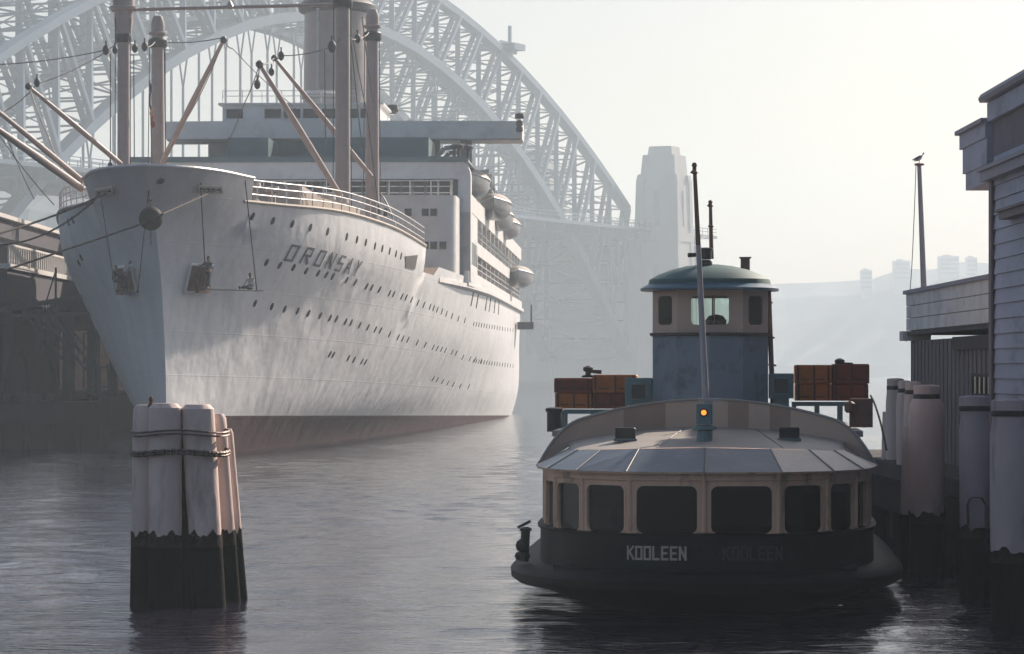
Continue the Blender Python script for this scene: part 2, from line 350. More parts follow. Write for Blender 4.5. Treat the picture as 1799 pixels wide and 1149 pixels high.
def ridge(name, prof, D, depth, seed):
    r = random.Random(seed); m = MB(); rings = []
    xs = [prof[0][0] + (prof[-1][0] - prof[0][0]) * i / 120 for i in range(121)]
    for k, (dy, hf) in enumerate(((0, 0), (.04, .10), (.25, .45), (.45, .85), (.6, 1.0), (.8, .8), (1, .0))):
        ring = []
        for i, x in enumerate(xs):
            h = smooth_interp(prof, x) * hf
            if 0 < hf: h += (r.random() - .4) * 5 * hf
            ring.append((x, D + dy * depth + (r.random() - .5) * 8 * (k > 0 and k < 6), max(h, -.8 if hf == 0 else .5)))
        rings.append(ring)
    m.loft(rings, closed=False)
    return m.build(name, 'hill', base=(0, D, 0), kind='structure', smooth=False)
def zpx(y, D): return EYE + (HZ - y) / FPX * D
ridge('far_hills', [(-1400, 55), (-700, 60), (-300, 58), (0, 56), (150, 58), (190, zpx(500, 2600)), (260, zpx(492, 2600)), (310, zpx(472, 2600)), (370, zpx(458, 2600)), (500, zpx(447, 2600)), (900, 90), (1400, 70)], 2500, 260, 3)
ridge('near_headland', [(-900, 60), (-500, 85), (-260, zpx(318, 1540)), (-190, zpx(335, 1540)), (-120, 62), (0, zpx(415, 1540)), (60, zpx(418, 1540)), (84, zpx(432, 1540)), (92, zpx(450, 1540)), (100, 12), (112, 2.5)], 1440, 220, 5)
for i, (px, y0, wd, hgt, lab) in enumerate([(1523, 474, 18, 20, 'tall narrow apartment tower fading in the haze left of the gull pole'),
                                   (1585, 458, 28, 16, 'wide stepped apartment block in haze just left of the gull pole'),
                                   (1668, 450, 34, 14, 'broad flat apartment block on the hazy ridge right of the gull pole'),
                                   (1708, 452, 18, 14, 'small apartment block on the hazy ridge beside the wharf roof')]):
    D = 2610; t = thing('apartment_block', at(px, 500, D), lab, 'building', 'apartment blocks on the far ridge'); c = at(px, y0, D)
    wv = wd / FPX * D / 2 * 1.0; m = MB(); m.box(c.x - wv, c.x + wv, D, D + 14, 30, c.z); m.box(c.x - wv * .6, c.x + wv * .2, D + 3, D + 9, c.z + .01, c.z + 1.2); m.build('wall', 'far_wall', t)
    mw = MB()
    for k in range(4):
        mw.box(c.x - wv * .9, c.x + wv * .9, D - .15, D + .1, c.z - 3.5 - k * 3.4, c.z - 2 - k * 3.4)
    mw.build('window', 'far_window', t)

# ================================================================== HARBOUR BRIDGE
BX, BY, BA = -68.5, 1091.5, 1.1739
bu = Vector((math.cos(BA), math.sin(BA), 0)); bn = Vector((bu.y, -bu.x, 0))
def BP(s, o, z): return Vector((BX, BY, 0)) + bu * s + bn * o + Vector((0, 0, z))
def zlo(s): return 9 + 106.5 * (1 - (s / 251.5)**2)
def zup(s): return zlo(s) + 20.3 + 37 * abs(s / 251.5)**2.27
NS = [-251.5 + 503 * i / 28 for i in range(29)]
br = thing('harbour_bridge', BP(0, 0, 0), 'huge steel arch bridge with lattice trusses fading into pale haze behind the liner', 'bridge')
def lattice(m, p, q, wid, n, th=.22):    # zigzag lacing between two parallel flanges offset along bn
    for i in range(n):
        a = Vector(p).lerp(Vector(q), i / n); b = Vector(p).lerp(Vector(q), (i + 1) / n); s_ = 1 if i % 2 else -1
        m.bar(a + bn * wid * s_, b - bn * wid * s_, th, th)
for k, off in enumerate((16.5, -16.5)):
    lab = 'nearer arch truss' if k == 0 else 'farther arch truss'
    m = MB()
    for a, b in zip(NS, NS[1:]): m.bar(BP(a, off, zup(a)), BP(b, off, zup(b)), 3.8, 2.4)
    m.build('upper_chord', 'steel_bridge', br, label=lab)
    m = MB()
    for a, b in zip(NS, NS[1:]): m.bar(BP(a, off, zlo(a)), BP(b, off, zlo(b)), 4.2, 3.0)
    m.build('lower_chord', 'steel_bridge', br, label=lab)
    m = MB()
    for i, s in enumerate(NS):
        m.bar(BP(s, off, zlo(s)), BP(s, off, zup(s)), 1.7, 4.0)
        if i < 28:
            a, b = NS[i], NS[i + 1]
            p, q = ((a, zup(a)), (b, zlo(b))) if i < 14 else ((a, zlo(a)), (b, zup(b)))
            for o2 in (-1.3, 1.3): m.bar(BP(p[0], off + o2, p[1]), BP(q[0], off + o2, q[1]), 1.3, 1.3)
            lattice(m, BP(p[0], off, p[1]), BP(q[0], off, q[1]), 1.2, 7, .2)
    m.build('web', 'steel_bridge', br, label=lab)
m = MB()                                  # bracing between the two trusses
for i, s in enumerate(NS):
    zl, zu = zlo(s), zup(s); n = max(2, int((zu - zl) / 6.5))
    for j in range(n + 1):
        z = zl + (zu - zl) * j / n; m.bar(BP(s, -16.5, z), BP(s, 16.5, z), .9, .55)
        if j < n:
            z2 = zl + (zu - zl) * (j + 1) / n
            if z2 < 64: continue
            m.bar(BP(s, -16.5, z), BP(s, 0, z2), .35, .35); m.bar(BP(s, 16.5, z), BP(s, 0, z2), .35, .35)
    if i < 28:
        t_ = NS[i + 1]
        for fz in (zlo, zup):
            m.bar(BP(s, -16.5, fz(s)), BP(t_, 16.5, fz(t_)), .6, .6); m.bar(BP(s, 16.5, fz(s)), BP(t_, -16.5, fz(t_)), .6, .6)
            mid = (s + t_) / 2; m.bar(BP(mid, -16.5, fz(mid)), BP(mid, 16.5, fz(mid)), .4, .4)
m.build('cross_bracing', 'steel_bridge', br)
m = MB()
m.box(-300, 335, -24.5, 24.5, 57.6, 58.8); m.box(-300, 335, -16.9, -16.1, 54.5, 57.59); m.box(-300, 335, 16.1, 16.9, 54.5, 57.59)
for i in range(35):
    x = -300 + 18 * i; m.box(x - .4, x + .4, -24, 24, 54.9, 57.58)
m.xf = lambda a, b, c: BP(a, b, c); m.build('deck', 'steel_bridge', br)
for off in (24.2, -24.2, 16.4, -16.4):
    m = MB()
    for z in (60.0, 61.3): m.box(-300, 335, off - .12, off + .12, z, z + .25)
    for i in range(106): m.box(-300 + 6 * i, -299.8 + 6 * i, off - .1, off + .1, 58.79, 61.4)
    m.xf = lambda a, b, c: BP(a, b, c); m.build('parapet_rail', 'steel_bridge', br)
for off in (16.5, -16.5):
    for s in NS[1:-1]:
        z = zlo(s) - 1
        if z > 62:
            m = MB(); m.bar(BP(s, off, 57), BP(s, off, z - 9), .7, .9)
            m.bar(BP(s, off, z - 9.3), BP(s, off + 1.4, z), .5, .6); m.bar(BP(s, off, z - 9.3), BP(s, off - 1.4, z), .5, .6)
            m.build('hanger', 'steel_bridge', br)
        elif z < 52:
            m = MB(); m.bar(BP(s, off, zlo(s)), BP(s, off, 56), 1.6, 1.4); m.build('spandrel_post', 'steel_bridge', br)
def pylon(s, off):
    m = MB()
    def ring(z, h): return [BP(s + a * h, off + b * h, z) for a, b in ((-1, -1), (1, -1), (1, 1), (-1, 1))]
    m.loft([ring(z, h) for z, h in ((0, 9.6), (54, 8.7), (54.01, 9.1), (57.5, 9.1), (57.51, 8.4), (76, 7.9), (76.01, 7.4), (87.6, 6.5), (87.61, 5.0), (91, 4.6))])
    for a, b in ((-1, -1), (1, -1), (1, 1), (-1, 1)):      # corner buttresses
        m.loft([[BP(s + a * c + da, off + b * c + db, z) for da, db in ((-1.6, -1.6), (1.6, -1.6), (1.6, 1.6), (-1.6, 1.6))] for z, c in ((0, 8.6), (77.5, 6.9), (80, 6.4))])
    t = m.build('pylon', 'granite', br)
    m = MB()
    for a in (-1, 1):
        for z0, z1, h in ((60, 74, 8.25), (10, 45, 9.25)):
            m.loft([[BP(s + a * h, off + b, z) for b in (-1.2, 1.2)] + [BP(s + a * (h + .3), off + b, z) for b in (1.2, -1.2)] for z in (z0, z1)])
            m.loft([[BP(s + b, off + a * h, z) for b in (-1.2, 1.2)] + [BP(s + b, off + a * (h + .3), z) for b in (1.2, -1.2)] for z in (z0, z1)])
    m.build('slot_window', 'far_window', t)
for s in (267, -267):
    for off in (26.5, -26.5): pylon(s, off)
    m = MB(); m.xf = lambda a, b, c: BP(a, b, c); m.box(min(s - 9, s + 9), max(s - 9, s + 9), -17, 17, 0, 54.4); m.build('abutment', 'granite', br)
for s in (326,):
    for o in (-17, 17):
        m = MB(); m.xf = lambda a, b, c: BP(a, b, c); m.box(s - 3, s + 3, o - 3, o + 3, 0, 54.4); m.build('approach_pier', 'granite', br)
m = MB(); sc_ = 132; zc = zup(sc_)          # painters' crane riding on the upper chord
m.xf = lambda a, b, c: BP(a, b, c)
m.box(sc_ - 5, sc_ + 5, 9, 22, zc + 2.2, zc + 4.4); m.box(sc_ - 2, sc_ + 2, 12, 20, zc + .8, zc + 2.19); m.box(sc_ + 1, sc_ + 2, 17, 18, zc + 4.41, zc + 11); m.box(sc_ - 7, sc_ + 8, 17.1, 17.7, zc + 4.41, zc + 5.2)
m.build('maintenance_crane', 'steel_bridge', br)

# ================================================================== HAZE
m = MB(); m.box(-1650, 1650, -450, 3400, -1, 185)
hz = bpy.data.materials.new('haze_air'); hz.use_nodes = True; t = hz.node_tree; t.nodes.clear()
o = t.nodes.new('ShaderNodeOutputMaterial'); pv = t.nodes.new('ShaderNodeVolumePrincipled')
pv.inputs['Color'].default_value = (.76, .90, 1.0, 1); pv.inputs['Density'].default_value = .00043; pv.inputs['Anisotropy'].default_value = .28
t.links.new(pv.outputs[0], o.inputs['Volume']); MATS['haze_air'] = hz
m.build('haze', 'haze_air', base=(0, 0, -1), kind='stuff', label='pale morning haze over the harbour')

# ================================================================== OCEAN LINER
TH = .035; SX, SY = -18.2, 180.0
def P(s, t, z): return Vector((SX + s * math.sin(TH) + t * math.cos(TH), SY + s * math.cos(TH) - t * math.sin(TH), z))
HB = [(-2, 0, [(0, 0), (5, .6), (13, 1.7), (20, 2.5), (30, 3.4), (57, 5.6), (91, 8), (130, 10.5), (150, 11.6), (175, 11.5), (195, 7), (208, 1.5), (212, 0)]),
      (0, 0, [(0, 0), (5, 1.0), (13, 2.2), (20, 3.2), (30, 4.2), (38, 4.9), (57, 6.4), (91, 8.9), (130, 11), (150, 12.2), (175, 12.2), (195, 9), (210, 3), (214, 0)]),
      (3, -.15, [(0, 0), (1, .36), (5, 1.65), (13, 3.6), (20, 4.9), (30, 6.4), (38, 7.2), (57, 8.7), (91, 10.6), (130, 12.2), (150, 12.8), (175, 12.8), (195, 10.5), (210, 5), (216, 0)]),
      (8, -1.5, [(0, 0), (.6, .26), (3, 1.3), (8, 3.4), (15, 5.7), (22, 7.3), (32, 8.9), (45, 10.2), (60, 11.3), (91, 12.6), (130, 13.1), (175, 13.0), (200, 9.5), (212, 5), (218, 0)]),
      (12, -4.2, [(0, 0), (.5, .35), (2, 1.25), (5, 2.8), (10, 5.1), (16, 7.3), (25, 9.1), (35, 10.4), (50, 11.5), (75, 12.7), (100, 13.2), (178, 13.1), (205, 9), (220, 0)]),
      (15.2, -8.2, [(0, 0), (.25, .6), (.8, 1.5), (2, 2.6), (4, 3.55), (8, 4.5), (12, 5.7), (20, 7.8), (33, 9.9), (55, 11.4), (78, 12.7), (108, 13.2), (185, 13.1), (210, 9), (224, 0)])]
ZS = [h[0] for h in HB]
def s0(z): return smooth_interp([(h[0], h[1]) for h in HB], z)
def hb(s, z):
    sg = s - s0(z)
    return smooth_interp([(h[0], smooth_interp(h[2], sg)) for h in HB], z)
def ztop(c):
    if c < 5.5: return 14.93 - .035 * c
    if c < 41: return smooth_interp([(5.5, 13.55), (12, 13.6), (25, 13.3), (41, 12.6)], c)
    return interp([(41.02, 10.95), (46.5, 10.9), (48.5, 11.5), (60, 11.4), (90, 11.2), (160, 11.0), (224, 12)], c)
def sc2s(c, z): return c + s0(z) * math.exp(-c / 12)
cl = [0, .12, .3, .6, 1, 1.6, 2.3, 3.2, 4.3, 5.49, 5.51, 7, 9, 11, 13, 16, 19, 22, 26, 30, 34, 38, 40.99, 41.01, 43, 45, 46.5, 47.5, 48.5, 52, 56, 60, 65, 72, 80, 90, 100, 112, 125, 138, 150, 160, 170, 180, 188, 195, 201, 206, 210, 212.5, 214]
NV = 26
def hull_side(sgn, name):
    m = MB(); rings = []
    for c in cl:
        zt = ztop(c); r = []
        for j in range(NV + 1):
            z = -2 + (zt + 2) * j / NV; s = sc2s(c, z)
            if c > 205: s = min(s, 214 + (z > 0) * z * .35)
            r.append(P(s, sgn * hb(s, z) if c > 0 else 0, z))
        rings.append(r)
    return m.loft(rings, closed=False)
ship = thing('ocean_liner', P(0, 0, 0), 'large white ocean liner moored bow-on beneath the arch bridge', 'ship')
m = hull_side(1, ''); m2 = hull_side(-1, ''); bvh = BVHTree.FromPolygons([tuple(v) for v in m.v], m.f)
bvh_l = BVHTree.FromPolygons([tuple(v) for v in m2.v], m2.f)
m.add(m2.v, m2.f)
hull = m.build('hull', 'liner_hull', ship, smooth=True)
def hit(px, py, left=False):
    d = (at(px, py, 100) - Vector((0, 0, EYE))).normalized()
    p, nrm, i, dist = (bvh_l if left else bvh).ray_cast(Vector((0, 0, EYE)), d, 900)
    if p is None: return None
    if nrm.dot(d) > 0: nrm = -nrm
    return p, nrm
# decks (unseen from here, close the hull)
m = MB(); rings = []
for c in cl:
    if c < .6: continue
    zt = 13.5 if c < 5.5 else ztop(c) - .04; s = sc2s(c, zt); b = max(hb(s, zt) - .05, .02); rings.append([P(s, -b, zt), P(s, b, zt)])
m.loft(rings, closed=False); m.build('deck', 'deck_wood', ship)
# caprail of the bulwark
for sgn in (1, -1):
    m = MB(); pts = []
    for i in range(24):
        c = 5.49 * (i / 23)**1.6; z = ztop(c); s = sc2s(c, z); pts.append(P(s, sgn * (hb(s, z) if c else 0), z + .04))
    m.path(pts, .09, 6); m.build('bulwark_caprail', 'white_paint', ship, smooth=True)
# forward closing face of the step at the bulwark end and the notch
m = MB()
for c0, c1 in ((40.99, 41.01),):
    for sgn in (1, -1):
        s = 41; m.loft([[P(s, sgn * hb(s, z), z), P(s + .25, sgn * hb(s, z), z), P(s + .25, 0, z), P(s, 0, z)] for z in (10.9, 12.55)])
m.build('forecastle_bulkhead', 'white_paint', ship)
m = MB()                                   # bright bulwark inner face / spray rail behind the port railing
def deckpt(s, sgn=1, up=0, ins=0):
    z = ztop(max(s, 5.6)); return P(s, sgn * (hb(s, z) - ins), z + up)
for sgn in (1, -1):
    m = MB()
    for h in (.45, .85, 1.2): m.path([deckpt(1.0 + 1.66 * i, sgn, h, .1) for i in range(25)], .035, 5)
    for i in range(25): m.tube(deckpt(1.0 + 1.66 * i, sgn, 0, .1), deckpt(1.0 + 1.66 * i, sgn, 1.22, .1), .04, .04, 5)
    m.build('railing', 'white_paint', ship)
    m = MB(); m.path([deckpt(0.9 + 1.66 * i, sgn, .02, .0) for i in range(25)], .11, 6); m.build('gunwale', 'buff_paint' if sgn < 0 else 'canvas', ship)
# coaming/winch housing catching the sun behind the railing
m = MB()
m.loft([[P(s, t, z) for t, z in ((6.2 + (s - 8) * .09, 13.5), (6.4 + (s - 8) * .09, 14.4), (5.0, 14.6), (5.0, 13.5))] for s in (8, 20, 27)])
m.build('deck_coaming', 'canvas', ship)
m = MB(); m.loft([[P(s, t, z) for t, z in ((-5.6, 13.5), (-5.6, 15.2), (5.6, 15.2), (5.6, 13.5))] for s in (16, 36)]); m.build('hatch_house', 'buff_paint', ship)
for s, t in ((9, 3.6), (13, 4.2), (22, 6.6), (26.5, 7.0)):
    m = MB(); m.lathe(P(s, t, 13.5), [(.35, 0), (.35, .5), (.22, .6), (.22, 1.1), (.42, 1.2), (.38, 1.5)], 10); m.build('ventilator', 'canvas', ship, smooth=True)

# ---------- portholes
def c4(l): return [(430 + x * .322, 230 + y * .322) for x, y in l]
def c6(l): return [(200 + x * .417, 540 + y * .417) for x, y in l]
PH = c4([(42, 466), (153, 490), (260, 507), (358, 527), (452, 549), (556, 577), (612, 593), (660, 608), (710, 628), (750, 641), (790, 655), (825, 670), (852, 683)])
PH += c4([(118, 717), (190, 733), (265, 745), (335, 763), (400, 776), (445, 784), (480, 793), (555, 814), (603, 826), (665, 848), (692, 855), (735, 865), (790, 885), (812, 890), (857, 902), (880, 908), (910, 920), (945, 936), (977, 948), (1010, 960), (1030, 966), (1050, 975), (1075, 985), (1100, 997), (1130, 1010), (1165, 1024), (1200, 1033)])
PH += c4([(55, 940), (147, 958), (217, 972), (288, 982), (347, 995), (411, 1008), (465, 1020), (500, 1025), (550, 1040), (580, 1045), (627, 1060), (672, 1071), (712, 1083), (740, 1088), (790, 1108), (837, 1125), (862, 1132), (890, 1138)])
PH += c6([(1278, 148), (1312, 157), (1345, 168), (1362, 172), (1380, 176), (1397, 180), (1425, 188), (1442, 192), (1470, 210), (1500, 216), (1522, 220), (1547, 225)])
PH += c6([(910, 197), (924, 200), (988, 213), (1012, 220), (1045, 227), (1060, 230)])
PH += c6([(1345, 300), (1363, 304), (1385, 312), (1407, 318), (1430, 325), (1460, 330), (1495, 333)])
nph = 0
def disc_on(m, p, nrm, rv, ru, dep):
    up = Vector((0, 0, 1)); a = nrm.cross(up).normalized(); b = a.cross(nrm).normalized()
    ring = lambda e, k: [p + nrm * e + (a * math.cos(q * math.pi / 5) * ru + b * math.sin(q * math.pi / 5) * rv) * k for q in range(10)]
    m.loft([ring(-.05, 1), ring(dep, 1)])
rest = MB()
for i, (x, y) in enumerate(PH):
    h = hit(x, y)
    if not h: continue
    m = MB() if nph < 92 else rest
    disc_on(m, h[0], h[1], .23, .17, .03)
    if m is not rest: m.build('porthole', 'port_dark', ship); nph += 1
for row, y0 in ((0, 1), (1, 1)):           # the far ones that merge into dotted rows
    for k in range(16):
        x = 832 + k * 4.6; y = (569 + k * .75) if row == 0 else (634 + k * .6); h = hit(x, y)
        if h: disc_on(rest, h[0], h[1], .19, .2, .03)
rest.build('porthole_row', 'port_dark', ship, kind='stuff')
for left, pts in ((True, [(139, 462), (120, 390), (128, 387), (143, 452)]), (False, [(238, 318), (282, 318)])):
    m = MB()
    for x, y in pts:
        h = hit(x, y, left) or hit(x, y, False)
        if h: disc_on(m, h[0], h[1], .22, .22, .03)
    if m.v: m.build('bow_fitting', 'dark_glass', ship)
# slots under the promenade
for k, (x, y) in enumerate(c4([(1243, 905), (1270, 918), (1318, 932), (1338, 940), (1364, 948), (1385, 958)])):
    h = hit(x, y)
    if h: m = MB(); disc_on(m, h[0], h[1], .75, .35, .03); m.build('shell_window', 'port_dark', ship)
# ---------- ORONSAY on the bow
A0 = hit(507, 442); A1 = hit(631, 471)
def inv(p):                               # world -> ship s
    q = Vector((p.x - SX, p.y - SY)); return q.x * math.sin(TH) + q.y * math.cos(TH)
sa, sb = inv(A0[0]), inv(A1[0]); za, zb = A0[0].z, A1[0].z
def ship_fn(u, v, out):
    k = (u - .0) / max(1e-6, (sb - sa)) + .5; s = sa + (sb - sa) * k; z = za - .45 + (zb - za) * k + v
    return P(s, hb(s, z) + out, z)
Lw = (sb - sa); cell = Lw / 7 * .54
letters('ORONSAY', ship_fn, cell, (Lw - 7 * cell) / 6, .78, .12, .03, 'letter_grey', ship, inset=.03)
# ---------- big mooring port at the break, hawse pockets
h0 = hit(722, 461)
m = MB()
cs = [hit(x, y) for x, y in ((711, 450), (733, 448), (728, 473), (712, 470))]
m.loft([[c[0] + c[1] * .02 for c in cs], [c[0] + c[1] * .05 for c in cs]]); m.build('mooring_port', 'shed_dark', ship)
def recess(pts, left, name, frame='white_paint', inner='rust'):
    cs = [hit(x, y, left) for x, y in pts]; cen = sum((c[0] for c in cs), Vector()) / len(cs); nr = sum((c[1] for c in cs), Vector()).normalized()
    m = MB(); m.loft([[c[0] + nr * .03 for c in cs], [c[0] + nr * .07 for c in cs]]); o = m.build(name, inner, ship)
    m = MB(); q = [c[0] + nr * .08 for c in cs]; m.path(q + [q[0]], .09, 6); m.build('rim', frame, o)
    return cen, nr
PC = recess([(333, 464), (372, 466), (360, 513), (322, 513)], False, 'anchor_pocket')
SC = recess([(205, 470), (232, 467), (243, 512), (225, 514), (212, 500)], True, 'anchor_pocket', 'liner_hull')
def anchor(cen, nr):
    m = MB(); up = Vector((0, 0, 1)); a = nr.cross(up).normalized(); c = cen + nr * .35
    m.bar(c - up * .5, c + up * .65, .22, .22); m.bar(c - up * .5 - a * .55, c - up * .5 + a * .55, .25, .3)
    for s_ in (-1, 1): m.loft([[c - up * .45 + a * s_ * .5 + nr * e + a * f for e, f in ((-.1, -.12), (.1, -.12), (.1, .12), (-.1, .12))], [c + up * .3 + a * s_ * .62 + nr * e + a * f for e, f in ((-.03, -.03), (.05, -.03), (.05, .03), (-.03, .03))]])
    m.build('anchor', 'rust', ship)
anchor(*PC); anchor(*SC)
for left, pts in ((False, [(346, 325), (386, 327), (388, 336), (346, 333)]), (True, [(172, 333), (200, 328), (200, 338), (174, 343)])):
    cen, nr = recess(pts, left, 'fairlead', 'canvas', 'dark_steel')
    m = MB(); up = Vector((0, 0, 1)); a = nr.cross(up).normalized()
    for k in (-.45, 0, .45): m.lathe(cen + nr * .1 + a * k - up * .12, [(.09, 0), (.13, .05), (.08, .12), (.13, .2), (.09, .25)], 8)
    m.build('roller', 'silver_paint', ship, smooth=True)

# ---------- superstructure
def pbox(m, s_0, s_1, t0, t1, z0, z1):
    return m.loft([[P(s, t, z) for s, t in ((s_0, t0), (s_1, t0), (s_1, t1), (s_0, t1))] for z in (z0, z1)])
def prof_extrude(m, prof, s_0, s_1): return m.loft([[P(s, t, z) for t, z in prof] for s in (s_0, s_1)])
m = MB()                                   # front block with portholes, rounded corners
ring = lambda z, hbw: [P(60 + (1.2 - 1.2 * math.cos(a)) if False else 60 + 1.3 * (1 - math.sin(a)), sg * (hbw - 1.3 + 1.3 * math.cos(a)), z) for sg, rng in ((-1, range(0, 7)), (1, range(6, -1, -1))) for a in [i * math.pi / 12 for i in rng]] + [P(68, hbw, z), P(68, -hbw, z)]
m.loft([ring(z, 12.15) for z in (10.9, 16.9)]); house = m.build('superstructure', 'white_paint', ship, smooth=True)
def frontwin(x, y, D, hw, hh, name='porthole', mt='dark_glass'):
    c = at(x, y, D); m = MB(); q = Vector((math.cos(TH), -math.sin(TH), 0)); f = Vector((-math.sin(TH), -math.cos(TH), 0))
    m.loft([[c + q * a * hw + Vector((0, 0, b * hh)) + f * e for a, b in ((-1, -1), (1, -1), (1, 1), (-1, 1))] for e in (-.1, .03)]); m.build(name, mt, house)
def fD(px): # distance of the front plane s=60 at this pixel column
    t = 0
    for _ in range(8): p = P(60, t, 0); t += ((px - 899.5) / FPX * p.y - p.x)
    return P(60, t, 0).y
for x, y in ((717, 373), (747, 373), (762, 373), (747, 431), (762, 431), (778, 431), (678, 373), (697, 431)): frontwin(x, y, fD(x), .24, .26)
m = MB()                                   # upper front: fascia with rounded shoulders over a glazed promenade
def shoulder(hw, z0, z1, r):
    pr = [(-hw, z0)]
    pr += [(-hw + r - r * math.cos(a), z1 - r + r * math.sin(a)) for a in [i * math.pi / 12 for i in range(7)]]
    pr += [(hw - r + r * math.sin(a), z1 - r + r * math.cos(a)) for a in [i * math.pi / 12 for i in range(7)]]
    return pr + [(hw, z0)]
inner = shoulder(12.9, 18.4, 19.95, 1.35)
prof_extrude(m, inner, 66.5, 68.3); prof_extrude(m, [(-12.9, 11.0), (-12.9, 18.41), (-12.0, 18.41), (-12.0, 11.0)], 66.5, 68.3); prof_extrude(m, [(12.9, 11.0), (12.9, 18.41), (12.0, 18.41), (12.0, 11.0)], 66.5, 68.3)
pbox(m, 68.31, 76, -12.3, 12.3, 11.0, 17.0); pbox(m, 68.31, 150, -10.2, 10.2, 10.9, 19.6)
m.build('promenade_front', 'white_paint', house)
m = MB(); prof_extrude(m, [(t, z + .015) for t, z in shoulder(12.75, 19.6, 19.99, .35)], 66.3, 140); m.build('boat_deck_edge', 'teal_paint', house)
f = Vector((-math.sin(TH), -math.cos(TH), 0))
for k in range(26):                        # glazed band
    t = -11.6 + .92 * k; m = MB(); pbox(m, 68.0, 68.2, t + .07, t + .85, 17.05, 18.38); m.build('window', 'dark_glass', house)
m = MB()
for z in (17.1, 17.55, 17.95): pbox(m, 61.4, 61.46, -11.9, 11.9, z, z + .06)
for k in range(17): pbox(m, 61.4, 61.46, -11.9 + 1.48 * k, -11.83 + 1.48 * k, 16.9, 18.0)
m.build('railing', 'white_paint', house)
# side decks
for z0, z1, so, s_a, s_b in ((10.7, 11.75, 12.95, 66, 196), (13.25, 14.2, 12.9, 75, 190), (16.1, 17.4, 12.85, 69, 186)):
    for sg in (1, -1):
        m = MB(); rr = []
        for s in [s_a + (s_b - s_a) * i / 24 for i in range(25)]:
            o_ = min(so, hb(s, 12) + .25); rr.append([P(s, sg * t, z) for t, z in ((o_ - .35, z0), (o_, z0), (o_, z1), (o_ - .35, z1))])
        m.loft(rr); m.build('deck_band', 'white_paint', house)
m = MB()
for z in (14.0, 17.2): pbox(m, 69, 150, -12.5, 12.5, z - .15, z)
m.build('side_deck', 'white_paint', house)
for sg in (1, -1):
    m = MB(); pbox(m, 66.5, 78, sg * 12.0, sg * 12.88, 11.5, 16.0); m.build('side_wall', 'white_paint', house)
    for k in range(5):
        m = MB(); s = 68.3 + k * 1.9; pbox(m, s, s + .9, sg * 12.89, sg * 12.92, 12.3, 13.9); m.build('window', 'dark_glass', house)
    for z0, z1 in ((11.75, 13.25), (14.2, 16.1)):
        for k in range(13):
            s = 79 + k * 8.2; m = MB(); o_ = min(12.8, hb(s, 12) + .1); pbox(m, s, s + .55, sg * (o_ - .3), sg * o_, z0, z1); m.build('pillar', 'white_paint', house)
        m = MB()
        for k in range(13):
            s = 80 + k * 8.2
            if s + 7 < 190: pbox(m, s, s + 6.8, sg * 10.25, sg * 10.3, z0 + .1, z1 - .2)
        m.build('promenade_glazing', 'dark_glass', house)
        m = MB()
        for h in (.45, .9):
            pts = [P(78 + 8 * i, sg * (min(12.85, hb(78 + 8 * i, 12) + .15)), z0 + h) for i in range(14)]; m.path(pts, .05, 4)
        m.build('railing', 'white_paint', house)
# knuckle fairing below the promenade
for sg in (1, -1):
    m = MB(); rr = []
    for i in range(26):
        s = 50 + 5.6 * i; o_ = hb(s, 10.9); e = .28 * min(1, i / 3); rr.append([P(s, sg * t, z) for t, z in ((o_ - .3, 10.3), (o_ + e, 10.55), (o_ + e, 10.85), (o_ - .3, 10.9))])
    m.loft(rr); m.build('rubbing_band', 'white_paint', ship)
# bridge
m = MB(); pbox(m, 71, 78.5, -5.2, -2.2, 19.98, 21.7); pbox(m, 71, 78.5, .7, 9.6, 19.98, 21.7); pbox(m, 78.51, 81, -5.2, 9.6, 19.98, 22.0); m.build('lower_bridge_house', 'teal_paint', house)
m = MB(); pbox(m, 74, 84, -7.5, 13.5, 20.3, 22.0) if False else pbox(m, 82, 96, -8, 8, 19.98, 23); m.build('officers_house', 'white_paint', house)
bz = (22.1, 23.45)
m = MB(); prof = []
rr = []
for t in [-10.8 + 27.0 * i / 20 for i in range(21)]:
    e = .9 * (abs(t - 1) / 14)**2; rr.append([P(s + e, t, z) for s, z in ((78, bz[0]), (78, bz[1]), (83, bz[1]), (83, bz[0]))])
m.loft(rr); wing = m.build('bridge_wing', 'white_paint', ship)
m = MB(); pbox(m, 78.5, 82.8, -10.7, 16.1, bz[0] - .12, bz[0] - .02); m.build('wing_soffit', 'buff_paint', wing)
for t, z, w_ in ((15.9, 23.45, .3), (15.9, 22.9, .22), (15.9, 22.45, .22)):
    m = MB(); m.lathe(P(77.9, t + .15, z + .1), [(w_, 0), (w_ * 1.2, .1), (w_ * 1.1, .35), (w_ * .4, .45)], 10); m.build('side_lamp', 'dark_steel', wing)
for t in (9.5, 11.9):
    m = MB(); m.bar(P(80, t, 20.0), P(80, t, bz[0] - .12), .9, .6); m.build('wing_support', 'buff_paint', wing)
m = MB(); pbox(m, 79.5, 90, -6.6, 5.4, bz[1], 24.75); wh = m.build('wheelhouse', 'white_paint', ship)
m = MB(); pbox(m, 79.2, 90.3, -6.9, 5.7, 24.75, 24.9); m.build('roof', 'white_paint', wh)
for k in range(8):
    if k == 1: continue
    t = -6.3 + 1.46 * k; m = MB(); pbox(m, 79.44, 79.6, t, t + 1.25, 23.75, 24.45); m.build('window', 'dark_glass', wh)
m = MB()
for z in (25.4, 25.8): pbox(m, 79.4, 79.45, -6.6, 5.4, z, z + .05)
for k in range(9): pbox(m, 79.4, 79.45, -6.6 + 1.5 * k, -6.55 + 1.5 * k, 24.9, 25.85)
m.build('railing', 'white_paint', wh)
m = MB(); c = at(565, 196, 283); m.lathe((c.x, 283, 23.4), [(1.55, 0), (1.55, 3.6), (1.8, 3.7), (1.8, 4.0), (1.2, 4.3)], 18); m.build('ventilator', 'silver_paint', ship, smooth=True)
